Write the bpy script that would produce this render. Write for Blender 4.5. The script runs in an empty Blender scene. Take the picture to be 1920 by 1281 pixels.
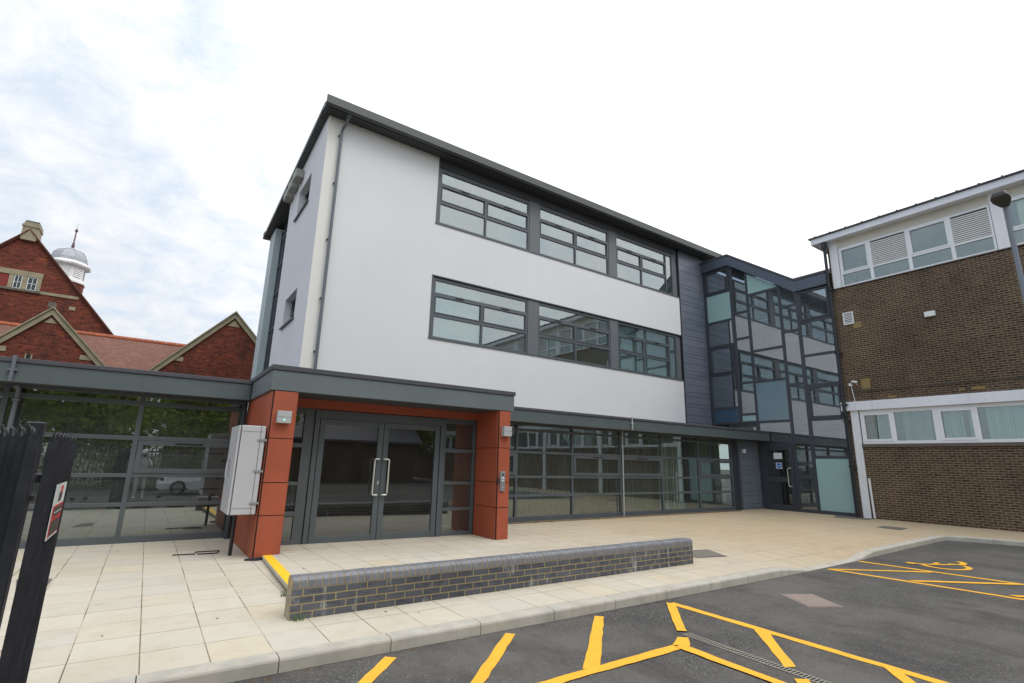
import bpy, math, random
from mathutils import Vector, Matrix
R_ = math.radians
random.seed(7)
S = bpy.context.scene
COL = S.collection
# ------------------------------------------------------------------ camera
cam = bpy.data.objects.new("Camera", bpy.data.cameras.new("Camera"))
COL.objects.link(cam); S.camera = cam
cam.data.sensor_width = 36; cam.data.lens = 18.024
cam.data.clip_start = 0.05; cam.data.clip_end = 2000
YAW, PITCH, ROLL = R_(34.49), R_(13.26), R_(1.396)
F = Vector((math.sin(YAW)*math.cos(PITCH), math.cos(YAW)*math.cos(PITCH), math.sin(PITCH)))
A0 = Vector((math.cos(YAW), -math.sin(YAW), 0)); U0 = A0.cross(F)
AX = A0*math.cos(ROLL)+U0*math.sin(ROLL); UP = -A0*math.sin(ROLL)+U0*math.cos(ROLL)
M = Matrix((AX, UP, -F)).transposed().to_4x4(); M.translation = Vector((0, 0, 1.6))
cam.matrix_world = M
# ------------------------------------------------------------------ exposure, world, sun
S.view_settings.view_transform = 'Standard'; S.view_settings.look = 'None'
S.view_settings.exposure = 0.0; S.view_settings.gamma = 1.0
SUN_EL, SUN_AZ = R_(52), R_(160)      # azimuth clockwise from +Y
W = bpy.data.worlds.new("World"); S.world = W; W.use_nodes = True
nt = W.node_tree; nt.nodes.clear()
N = lambda t, **k: (lambda n: ([setattr(n, a, b) for a, b in k.items()], n)[1])(nt.nodes.new(t))
out = N('ShaderNodeOutputWorld'); sky = N('ShaderNodeTexSky', sky_type='NISHITA', sun_disc=False)
sky.sun_elevation = SUN_EL; sky.sun_rotation = SUN_AZ
bgs = N('ShaderNodeBackground'); bgs.inputs[1].default_value = 0.15
nt.links.new(sky.outputs[0], bgs.inputs[0])
tc = N('ShaderNodeTexCoord'); sp = N('ShaderNodeSeparateXYZ'); nt.links.new(tc.outputs['Generated'], sp.inputs[0])
def wm(op, a, b=None, clamp=False):
    n = N('ShaderNodeMath', operation=op, use_clamp=clamp)
    for i, v in enumerate((a, b)):
        if v is None: continue
        if isinstance(v, (int, float)): n.inputs[i].default_value = v
        else: nt.links.new(v, n.inputs[i])
    return n.outputs[0]
zc = wm('MAXIMUM', sp.outputs[2], 0.0)
den = wm('ADD', zc, 0.25)
cx = wm('DIVIDE', sp.outputs[0], den); cy = wm('DIVIDE', sp.outputs[1], den)
cb = N('ShaderNodeCombineXYZ'); nt.links.new(cx, cb.inputs[0]); nt.links.new(cy, cb.inputs[1])
n1 = N('ShaderNodeTexNoise'); n1.inputs['Scale'].default_value = 6.0; n1.inputs['Detail'].default_value = 12; n1.inputs['Roughness'].default_value = 0.66
n1.inputs['Distortion'].default_value = 0.4
nt.links.new(cb.outputs[0], n1.inputs['Vector'])
# cloud cover thickens towards +X (right) of the sky and overhead
dirf = wm('ADD', wm('MULTIPLY', sp.outputs[0], 0.55), wm('MULTIPLY', zc, 0.35))
m0 = wm('ADD', wm('MULTIPLY', wm('SUBTRACT', n1.outputs['Fac'], 0.40), 2.8), wm('ADD', dirf, 0.26))
mask = wm('MINIMUM', wm('MAXIMUM', m0, 0.0), 1.0)
bgc = N('ShaderNodeBackground')
cr = N('ShaderNodeMix', data_type='RGBA'); cr.inputs[6].default_value = (0.79, 0.89, 1.0, 1); cr.inputs[7].default_value = (1.0, 0.995, 1.0, 1)
nt.links.new(wm('MULTIPLY', m0, 0.85, True), cr.inputs[0]); nt.links.new(cr.outputs[2], bgc.inputs[0])
lum = wm('ADD', wm('MULTIPLY', zc, 1.07), 0.87)
lum = wm('ADD', lum, wm('MULTIPLY', wm('MAXIMUM', sp.outputs[0], 0.0), 0.15))
thin = wm('MULTIPLY', wm('MULTIPLY', wm('DIVIDE', wm('SUBTRACT', 0.50, sp.outputs[0]), 0.6), 1.0, True), wm('MULTIPLY', sp.outputs[1], 1.6, True))
lum = wm('SUBTRACT', lum, wm('MULTIPLY', wm('MULTIPLY', thin, 0.53), wm('ADD', zc, 0.08)))      # thinner cloud, so less glare, low in the north-west
nt.links.new(lum, bgc.inputs[1])
# thin veil colour between clouds: Nishita sky seen through thin cirrus
veil = N('ShaderNodeMixShader'); mk = wm('ADD', wm('MULTIPLY', mask, 0.26), 0.74)
nt.links.new(mk, veil.inputs[0]); nt.links.new(bgs.outputs[0], veil.inputs[1]); nt.links.new(bgc.outputs[0], veil.inputs[2])
nt.links.new(veil.outputs[0], out.inputs[0])
sun = bpy.data.objects.new("Sun", bpy.data.lights.new("Sun", 'SUN')); COL.objects.link(sun)
sun.data.energy = 1.0; sun.data.angle = R_(28); sun.data.color = (1, 0.96, 0.9)
sd = Vector((math.sin(SUN_AZ)*math.cos(SUN_EL), math.cos(SUN_AZ)*math.cos(SUN_EL), math.sin(SUN_EL)))
sun.rotation_euler = sd.to_track_quat('Z', 'Y').to_euler(); sun.location = sd*50

# ------------------------------------------------------------------ materials
def lin(*c):
    return tuple(((v/255)/12.92 if v/255 <= .04045 else ((v/255+.055)/1.055)**2.4) for v in c)+(1,)
class NB:
    def __init__(s, name):
        s.m = bpy.data.materials.new(name); s.m.use_nodes = True; s.t = s.m.node_tree; s.t.nodes.clear()
        s.out = s.t.nodes.new('ShaderNodeOutputMaterial')
    def n(s, t, **k):
        x = s.t.nodes.new(t)
        for a, b in k.items(): setattr(x, a, b)
        return x
    def l(s, a, b): s.t.links.new(a, b)
    def math(s, op, a, b=0.0, clamp=False):
        n = s.n('ShaderNodeMath', operation=op, use_clamp=clamp)
        for i, v in enumerate((a, b)):
            if isinstance(v, (int, float)): n.inputs[i].default_value = v
            else: s.l(v, n.inputs[i])
        return n.outputs[0]
    def pos(s): return s.n('ShaderNodeNewGeometry').outputs['Position']
    def noise(s, vec, sc, det=4, rough=.55, sx=None):
        if sx:
            mp = s.n('ShaderNodeMapping'); mp.inputs['Scale'].default_value = sx; s.l(vec, mp.inputs[0]); vec = mp.outputs[0]
        n = s.n('ShaderNodeTexNoise'); n.inputs['Scale'].default_value = sc; n.inputs['Detail'].default_value = det
        n.inputs['Roughness'].default_value = rough; s.l(vec, n.inputs['Vector']); return n.outputs['Fac']
    def mix(s, f, a, b, bt='MIX'):
        n = s.n('ShaderNodeMix', data_type='RGBA', blend_type=bt)
        for i, v in ((0, f), (6, a), (7, b)):
            if isinstance(v, (int, float)): n.inputs[i].default_value = v
            elif isinstance(v, tuple): n.inputs[i].default_value = v
            else: s.l(v, n.inputs[i])
        return n.outputs[2]
    def mr(s, v, a, b, c=0.0, d=1.0):
        n = s.n('ShaderNodeMapRange'); s.l(v, n.inputs[0])
        for i, q in enumerate((a, b, c, d)): n.inputs[i+1].default_value = q
        return n.outputs[0]
    def bsdf(s, col, rough=.6, metal=0.0, spec=None, h=None, bs=.2, bd=.01):
        b = s.n('ShaderNodeBsdfPrincipled')
        for k, v in (('Base Color', col), ('Roughness', rough), ('Metallic', metal)):
            if isinstance(v, (int, float, tuple)): b.inputs[k].default_value = v
            else: s.l(v, b.inputs[k])
        if spec is not None: b.inputs['Specular IOR Level'].default_value = spec
        if h is not None:
            bp = s.n('ShaderNodeBump'); bp.inputs['Strength'].default_value = bs; bp.inputs['Distance'].default_value = bd
            s.l(h, bp.inputs['Height']); s.l(bp.outputs[0], b.inputs['Normal'])
        s.l(b.outputs[0], s.out.inputs[0]); return s.m
def pmat(name, c, rough=.5, metal=0.0, var=.12, sc=3.0, fine=40, bump=.05, spec=None, streak=0.0):
    b = NB(name); p = b.pos(); c = tuple(c[:3])+(1,)
    n = b.noise(p, sc, 5); f = b.noise(p, fine, 3)
    dk = tuple(v*(1-var) for v in c[:3])+(1,); lt = tuple(min(1, v*(1+var)) for v in c[:3])+(1,)
    col = b.mix(b.mr(n, .3, .7), dk, lt)
    if streak:
        st = b.noise(p, 1.0, 4, .6, (9, 9, .5)); col = b.mix(b.mr(st, .52, .75, 0, streak), col, tuple(v*.55 for v in c[:3])+(1,))
    col = b.mix(b.mr(f, .3, .7, 0, var*.6), col, dk)
    rg = b.mr(n, .2, .8, max(.02, rough-.08), min(1, rough+.08))
    return b.bsdf(col, rg, metal, spec, f, bump, .003)
def brick(name, c1, c2, mortar, bw, rh, ms, ax='xz', off=(0, 0), patch=None, stain=0.0, stagger=.5, bump=.5, c3=None, effl=0.0, dk_=(.35, .33, .36, 1), mvar=.3, rough=.85):
    b = NB(name); p = b.pos(); s = b.n('ShaderNodeSeparateXYZ'); b.l(p, s.inputs[0])
    a, z = s.outputs['xyz'.index(ax[0])], s.outputs['xyz'.index(ax[1])]
    c = b.n('ShaderNodeCombineXYZ'); b.l(b.math('SUBTRACT', a, off[0]), c.inputs[0]); b.l(b.math('SUBTRACT', z, off[1]), c.inputs[1])
    t = b.n('ShaderNodeTexBrick', offset=stagger, squash=1.0); b.l(c.outputs[0], t.inputs['Vector'])
    t.inputs['Color1'].default_value = c1; t.inputs['Color2'].default_value = c2; t.inputs['Mortar'].default_value = mortar
    for k, v in (('Scale', 1.0), ('Mortar Size', ms), ('Mortar Smooth', .15), ('Bias', 0.0), ('Brick Width', bw), ('Row Height', rh)): t.inputs[k].default_value = v
    col = t.outputs['Color']; ismort = t.outputs['Fac']
    # colour that changes from brick to brick with a stretched cell-size noise
    n = b.noise(c.outputs[0], 1.0, 2, .8, (.9/bw, .9/rh, 1))
    dk = b.mix(1.0, col, dk_, 'MULTIPLY')
    col = b.mix(b.math('MULTIPLY', b.mr(n, .52, .62), b.math('SUBTRACT', 1.0, ismort)), col, dk)
    if c3:
        n3 = b.noise(c.outputs[0], 1.0, 2, .8, (.7/bw, .7/rh, 1)); n3.node.inputs['Distortion'].default_value = .3
        pn = b.noise(p, .8, 4, .6)
        col = b.mix(b.math('MULTIPLY', b.mr(n3, .56, .62), b.math('MULTIPLY', b.mr(pn, .42, .6), b.math('SUBTRACT', 1.0, ismort))), col, c3)
    big = b.noise(p, .5, 5, .6)
    col = b.mix(b.mr(big, .40, .64, 0, .7), col, b.mix(1.0, col, (.60, .58, .58, 1), 'MULTIPLY'))
    big2 = b.noise(p, 1.7, 6, .7); col = b.mix(b.mr(big2, .5, .75, 0, .35), col, b.mix(1.0, col, (1.35, 1.28, 1.15, 1), 'MULTIPLY'))
    if stain:
        st = b.noise(p, 1.0, 5, .65, (1.4, 1.4, .45)); col = b.mix(b.mr(st, .55, .7, 0, stain), col, (.02, .018, .016, 1))
    if effl:
        e = b.noise(p, 1.0, 5, .7, (6, 6, 2.2)); col = b.mix(b.mr(e, .58, .78, 0, effl), col, (.62, .62, .58, 1))
    f = b.noise(p, 60, 4)
    col = b.mix(b.mr(f, .3, .7, 0, .25), col, b.mix(1.0, col, (.6, .6, .6, 1), 'MULTIPLY'))
    h = b.math('ADD', b.math('MULTIPLY', b.math('SUBTRACT', 1.0, ismort), 1.0), b.math('MULTIPLY', f, .3))
    return b.bsdf(col, rough, 0, .3, h, bump, .006)
def glass(name, tint=(.55, .66, .64), refl=.10, haze=0.035):
    b = NB(name); lw = b.n('ShaderNodeLayerWeight'); lw.inputs[0].default_value = .5
    f = b.math('POWER', lw.outputs['Facing'], 4.0)
    fac = b.math('ADD', b.math('MULTIPLY', f, 1-refl), refl, True)
    tr = b.n('ShaderNodeBsdfTransparent'); tr.inputs[0].default_value = tint+(1,)
    gl = b.n('ShaderNodeBsdfGlossy'); gl.inputs['Roughness'].default_value = .0; gl.inputs[0].default_value = (.93, .97, .97, 1)
    # faint roller-wave distortion of toughened panes
    p = b.pos(); w = b.noise(p, 1.0, 1, .3, (2.2, 2.2, 1.1)); bp = b.n('ShaderNodeBump'); bp.inputs['Strength'].default_value = .014; bp.inputs['Distance'].default_value = .05
    b.l(w, bp.inputs['Height']); b.l(bp.outputs[0], gl.inputs['Normal'])
    mx = b.n('ShaderNodeMixShader'); b.l(fac, mx.inputs[0]); b.l(tr.outputs[0], mx.inputs[1]); b.l(gl.outputs[0], mx.inputs[2])
    df = b.n('ShaderNodeBsdfDiffuse'); df.inputs[0].default_value = (.42, .46, .44, 1)  # pale diffuse haze mixed over each pane to lift its dark tones
    dn = b.noise(p, 1.0, 4, .6, (2.5, 2.5, 1.2)); fm = b.n('ShaderNodeMixShader'); b.l(b.mr(dn, .3, .7, haze*.6, haze*1.4), fm.inputs[0]); b.l(mx.outputs[0], fm.inputs[1]); b.l(df.outputs[0], fm.inputs[2])
    b.l(fm.outputs[0], b.out.inputs[0]); return b.m

m_frame = pmat('anthracite_frame', lin(82, 88, 92), .42, 0, .08, 1.5, 60, .02)
m_frame_d = pmat('anthracite_frame_dark', lin(60, 64, 72), .42, 0, .08, 1.5, 60, .02)
m_post = pmat('grey_panel', lin(98, 102, 106), .5, 0, .06, 1, 60, .02)
m_fascia = pmat('fascia_metal', lin(80, 90, 92), .45, 0, .07, .8, 50, .03, streak=.18)
m_cap = pmat('roof_cap_felt', lin(68, 70, 76), .7, 0, .12, 2.5, 80, .15)
m_eave = pmat('eave_metal', lin(74, 78, 78), .5, 0, .06, 1, 60, .02)
m_soffit = pmat('soffit_board', lin(60, 62, 64), .7, 0, .08, 1, 60, .02)
m_render = pmat('white_render', lin(219, 219, 220), .9, 0, .022, .6, 150, .25, .2, streak=.045)
m_render_w = pmat('white_render_warm', lin(226, 224, 218), .9, 0, .025, .6, 150, .25, .2, streak=.05)
m_render_g = pmat('grey_render', lin(212, 212, 216), .9, 0, .025, .6, 150, .25, .2, streak=.06)
m_clad = pmat('zinc_cladding', lin(118, 125, 138), .38, .25, .10, 1.2, 60, .04, streak=.12)
m_red = pmat('terracotta_panel', lin(158, 78, 52), .55, 0, .10, 1.6, 26, .06, streak=.15)
m_black = pmat('black_gap', lin(26, 26, 28), .7)
m_steel = pmat('brushed_steel', lin(222, 220, 216), .38, .55, .05, 4, 90, .02)
m_lampbox = pmat('grey_fitting', lin(172, 174, 176), .45, .1, .05)
m_cab = pmat('cabinet_grey', lin(178, 178, 182), .45, 0, .05, 1.2, 40, .02)
m_wcab = pmat('white_plastic', lin(226, 228, 230), .45, 0, .04)
m_upvc = pmat('white_upvc', lin(226, 228, 232), .38, 0, .04, 1, 30, .01, streak=.12)
m_wfascia = pmat('white_fascia_board', lin(222, 224, 232), .5, 0, .05, .9, 30, .02, streak=.22)
m_cream = pmat('cream_panel', lin(206, 202, 190), .55, 0, .05, .9)
m_louvre = pmat('louvre_cream', lin(214, 214, 212), .5, 0, .05)
m_cill = pmat('brown_cill', lin(98, 86, 80), .7, 0, .15, 3)
m_pipeblk = pmat('black_iron_pipe', lin(44, 45, 50), .4, .2, .15, 4)
m_pipe = pmat('grey_pipe', lin(98, 103, 110), .42, .1, .08)
m_palis = pmat('black_powder_coat', lin(56, 57, 62), .26, .2, .2, 6, 90, .08)
m_galv = pmat('galvanised_steel', lin(150, 152, 156), .45, .5, .1)
m_pole = pmat('grey_column_paint', lin(116, 124, 134), .45, .1, .08, 2)
m_head = pmat('lantern_housing', lin(72, 70, 68), .5, .1, .12, 8)
m_teal = pmat('opal_glass_panel', lin(150, 180, 180), .16, 0, .03, .6, 20, .0)
m_teal2 = pmat('opal_glass_panel_blue', lin(112, 134, 146), .12, 0, .04, .6, 20, .0)
m_teal3 = pmat('opal_glass_panel_deep', lin(62, 86, 106), .12, 0, .04, .6, 20, .0)
m_wallint = pmat('interior_plaster', lin(200, 200, 196), .9)
m_floorint = pmat('interior_carpet', lin(92, 94, 100), .95)
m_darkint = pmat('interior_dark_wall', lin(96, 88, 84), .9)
m_blind = pmat('blind_fabric', lin(196, 212, 206), .9, 0, .06, 2)
m_blindg = pmat('blind_fabric_grey', lin(150, 156, 150), .9, 0, .08, 2)
m_yell = pmat('yellow_paint_nosing', lin(252, 200, 40), .6, 0, .06, 9, 60, .2)
m_stair = pmat('yellow_stair_string', lin(190, 160, 60), .6)
m_glass = glass('window_glass', (.76, .84, .82), .17)
m_glass_up = glass('window_glass_coated', (.70, .80, .79), .25)
m_glass_l = glass('corridor_glass', (.42, .50, .47), .24, .06)
m_glass_t = glass('stair_glass', (.52, .60, .70), .29, .04)
m_glass_d = glass('door_glass', (.34, .34, .34), .17, .018)
m_glass_b = glass('old_window_glass', (.80, .88, .87), .15, .05)
m_stone = pmat('weathered_stone', lin(150, 141, 116), .9, 0, .18, 3, 30, .3)
m_stone_d = pmat('dark_weathered_stone', lin(104, 98, 86), .9, 0, .25, 3, 30, .3)
m_lead = pmat('lead_sheet', lin(160, 164, 170), .45, .3, .15, 2.5, 20, .1)
m_wpaint = pmat('white_painted_timber', lin(226, 226, 226), .6, 0, .06, 3)
m_finial = pmat('rusty_finial', lin(112, 84, 86), .6, .2, .2)
m_conc = pmat('kerb_concrete', lin(180, 175, 164), .9, 0, .14, 4, 90, .35, .25, streak=.3)
m_riser = pmat('riser_concrete', lin(128, 108, 90), .95, 0, .2, 9, 60, .5)
m_timber = pmat('old_timber', lin(120, 104, 80), .9, 0, .2, 6)
m_paper = pmat('white_paper', lin(208, 214, 216), .7)
m_blue = pmat('blue_sign_vinyl', lin(20, 100, 190), .4)
m_signred = pmat('red_sign_vinyl', lin(200, 30, 44), .4)
m_signblk = pmat('dark_sign_vinyl', lin(62, 66, 62), .4)
m_signwht = pmat('white_sign_vinyl', lin(222, 228, 224), .4)
m_iron = pmat('cast_iron_cover', lin(112, 108, 100), .7, .2, .15, 6, 60, .3)
m_ironp = pmat('pinkish_iron_cover', lin(142, 126, 118), .75, .1, .14, 7, 60, .4)
b_vic = dict(c1=lin(130, 66, 48), c2=lin(106, 54, 44), mortar=lin(112, 76, 62), bw=.23, rh=.075, ms=.006, c3=lin(166, 82, 52), stain=.55)
m_vic = brick('red_brick', ax='xz', **b_vic)
m_vicy = brick('red_brick_side', ax='yz', **b_vic)
b_br = dict(c1=lin(98, 78, 62), c2=lin(78, 63, 52), mortar=lin(142, 128, 108), bw=.228, rh=.0745, ms=.010, c3=lin(108, 86, 66))
m_brn = brick('brown_brick', ax='yz', **b_br); m_brnx = brick('brown_brick_end', ax='xz', **b_br)
m_blueb = brick('blue_engineering_brick', lin(98, 101, 108), lin(82, 86, 93), lin(160, 144, 108), .225, .0735, .0066, 'xz', (1.30, -.003), effl=.7, bump=.7, dk_=(.72, .72, .72, 1))
m_bullb = pmat('bullnose_brick', lin(118, 120, 126), .42, 0, .18, 9, 60, .1)
m_mort = pmat('yellow_mortar', lin(172, 150, 112), .95, 0, .15, 12, 80, .5)
m_wallend = pmat('mortar_smeared_brick', lin(158, 146, 124), .95, 0, .2, 8, 60, .6)

def slab_mat():
    b = NB('paving_slabs'); p = b.pos(); s = b.n('ShaderNodeSeparateXYZ'); b.l(p, s.inputs[0])
    c = b.n('ShaderNodeCombineXYZ'); b.l(b.math('SUBTRACT', s.outputs[0], .195), c.inputs[0]); b.l(b.math('SUBTRACT', s.outputs[1], 5.055), c.inputs[1])
    t = b.n('ShaderNodeTexBrick', offset=0.0, squash=1.0); b.l(c.outputs[0], t.inputs['Vector'])
    t.inputs['Color1'].default_value = lin(204, 197, 182); t.inputs['Color2'].default_value = lin(198, 190, 174); t.inputs['Mortar'].default_value = lin(130, 116, 96)
    for k, v in (('Scale', 1.0), ('Mortar Size', .0048), ('Mortar Smooth', .2), ('Bias', 0.0), ('Brick Width', .4665), ('Row Height', .527)): t.inputs[k].default_value = v
    col = t.outputs['Color']; fac = t.outputs['Fac']
    # per-slab tone: white noise on the slab index
    fx = b.math('FLOOR', b.math('DIVIDE', b.math('SUBTRACT', s.outputs[0], .195), .4665)); fy = b.math('FLOOR', b.math('DIVIDE', b.math('SUBTRACT', s.outputs[1], 5.055), .527))
    ci = b.n('ShaderNodeCombineXYZ'); b.l(fx, ci.inputs[0]); b.l(fy, ci.inputs[1])
    wn = b.n('ShaderNodeTexWhiteNoise', noise_dimensions='2D'); b.l(ci.outputs[0], wn.inputs['Vector'])
    sandy = lin(206, 192, 162); gry = lin(190, 186, 178)
    inv = b.math('SUBTRACT', 1.0, fac)
    col = b.mix(b.math('MULTIPLY', b.mr(wn.outputs['Value'], .84, .99, 0, .42), inv), col, sandy)
    col = b.mix(b.math('MULTIPLY', b.mr(wn.outputs['Value'], .25, .0, 0, .45), inv), col, gry)
    # the paving turns darker and more tan towards the right
    bx = b.mr(s.outputs[0], 5.5, 12.0, 0, .75); col = b.mix(b.math('MULTIPLY', bx, inv), col, lin(184, 163, 130))
    big = b.noise(p, .7, 6, .65); col = b.mix(b.mr(big, .45, .75, 0, .35), col, b.mix(1.0, col, lin(226, 206, 176), 'MULTIPLY'))
    md = b.noise(p, 5, 6, .7); col = b.mix(b.mr(md, .5, .8, 0, .30), col, b.mix(1.0, col, lin(200, 188, 168), 'MULTIPLY'))
    sp2 = b.noise(p, 2.1, 8, .75); col = b.mix(b.mr(sp2, .60, .72, 0, .35), col, b.mix(1.0, col, lin(178, 160, 134), 'MULTIPLY'))
    gm = b.n('ShaderNodeTexVoronoi', feature='F1'); gm.inputs['Scale'].default_value = 2.6; b.l(p, gm.inputs['Vector']); col = b.mix(b.mr(gm.outputs['Distance'], .030, .018, 0, .55), col, lin(120, 110, 98))
    f = b.noise(p, 140, 3); col = b.mix(b.mr(f, .35, .75, 0, .22), col, b.mix(1.0, col, lin(170, 165, 155), 'MULTIPLY'))
    # joints are open and dark in some places, sand-filled in others
    jn = b.noise(p, 1.3, 3); col = b.mix(b.math('MULTIPLY', b.mr(jn, .5, .36, 0, .8), fac), col, lin(190, 180, 162))
    col = b.mix(b.math('MULTIPLY', b.mr(jn, .5, .62, 0, .9), fac), col, lin(96, 84, 66))
    h = b.math('ADD', inv, b.math('MULTIPLY', f, .15))
    return b.bsdf(col, .85, 0, .3, h, .35, .004)
m_slab = slab_mat()
def asphalt():
    b = NB('asphalt'); p = b.pos()
    v = b.n('ShaderNodeTexVoronoi', feature='F1'); v.inputs['Scale'].default_value = 95; b.l(p, v.inputs['Vector'])
    sc = b.n('ShaderNodeSeparateColor'); b.l(v.outputs['Color'], sc.inputs[0])
    base = b.mix(b.mr(sc.outputs[0], 0, 1), lin(58, 57, 56), lin(105, 103, 100))
    base = b.mix(b.mr(sc.outputs[1], .93, .97), base, lin(150, 148, 142))
    f = b.noise(p, 30, 6, .7); base = b.mix(b.mr(f, .35, .7, 0, .6), base, lin(66, 63, 60))
    big = b.noise(p, .45, 6, .6, (1, 1.6, 1)); base = b.mix(b.mr(big, .36, .62, 0, .85), base, lin(106, 103, 97))
    b3 = b.noise(p, .9, 7, .7, (1.6, .7, 1)); base = b.mix(b.mr(b3, .50, .68, 0, .7), base, lin(64, 62, 62))
    b2 = b.noise(p, 2.4, 5, .65); base = b.mix(b.mr(b2, .55, .8, 0, .5), base, lin(60, 58, 56))
    h = b.math('ADD', v.outputs['Distance'], b.math('MULTIPLY', f, 1.0))
    return b.bsdf(base, .88, 0, .3, h, .8, .008)
m_asph = asphalt()
def paint():
    b = NB('yellow_road_paint'); p = b.pos()
    f = b.noise(p, 60, 5, .7); w = b.noise(p, 5, 5, .7)
    col = b.mix(b.mr(w, .3, .75), lin(244, 184, 52), lin(236, 172, 58))
    col = b.mix(b.mr(f, .54, .68, 0, .6), col, lin(150, 118, 66))
    return b.bsdf(col, .75, 0, .3, f, .5, .003)
m_paint = paint()
def tiles():
    b = NB('clay_roof_tiles'); p = b.pos(); s = b.n('ShaderNodeSeparateXYZ'); b.l(p, s.inputs[0])
    c = b.n('ShaderNodeCombineXYZ'); b.l(s.outputs[0], c.inputs[0]); b.l(s.outputs[2], c.inputs[1])
    t = b.n('ShaderNodeTexBrick', offset=.5); b.l(c.outputs[0], t.inputs['Vector'])
    t.inputs['Color1'].default_value = lin(140, 104, 92); t.inputs['Color2'].default_value = lin(124, 90, 80); t.inputs['Mortar'].default_value = lin(84, 58, 50)
    for k, v in (('Scale', 1.0), ('Mortar Size', .008), ('Mortar Smooth', .6), ('Brick Width', .17), ('Row Height', .085)): t.inputs[k].default_value = v
    n = b.noise(p, 1.2, 5, .65); col = b.mix(b.mr(n, .4, .7, 0, .5), t.outputs['Color'], lin(112, 90, 80))
    m = b.noise(p, 14, 3); col = b.mix(b.mr(m, .6, .75, 0, .5), col, lin(158, 116, 100))
    return b.bsdf(col, .85, 0, .2, b.math('SUBTRACT', 1.0, t.outputs['Fac']), .6, .01)
m_tile = tiles()
m_ridge = pmat('orange_ridge_tile', lin(162, 92, 64), .85, 0, .2, 5)
m_slate = pmat('slate_roof', lin(92, 92, 98), .6, 0, .2, 6)
def leafmat():
    b = NB('foliage_leaf'); p = b.pos(); n = b.noise(p, 1.1, 5, .6); f = b.noise(p, 7, 3)
    c = b.mix(b.mr(n, .3, .7), lin(122, 142, 62), lin(176, 188, 98)); c = b.mix(b.mr(f, .4, .7, 0, .5), c, lin(136, 148, 76))
    d = b.n('ShaderNodeBsdfDiffuse'); t = b.n('ShaderNodeBsdfTranslucent'); b.l(c, d.inputs[0]); b.l(c, t.inputs[0])
    m = b.n('ShaderNodeMixShader'); m.inputs[0].default_value = .45; b.l(d.outputs[0], m.inputs[1]); b.l(t.outputs[0], m.inputs[2]); b.l(m.outputs[0], b.out.inputs[0]); return b.m
m_leafA = leafmat(); m_bark = pmat('tree_bark', lin(84, 70, 56), .95, 0, .3, 8)
m_grass = pmat('grass_verge', lin(80, 100, 46), .95, 0, .3, 4)

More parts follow.
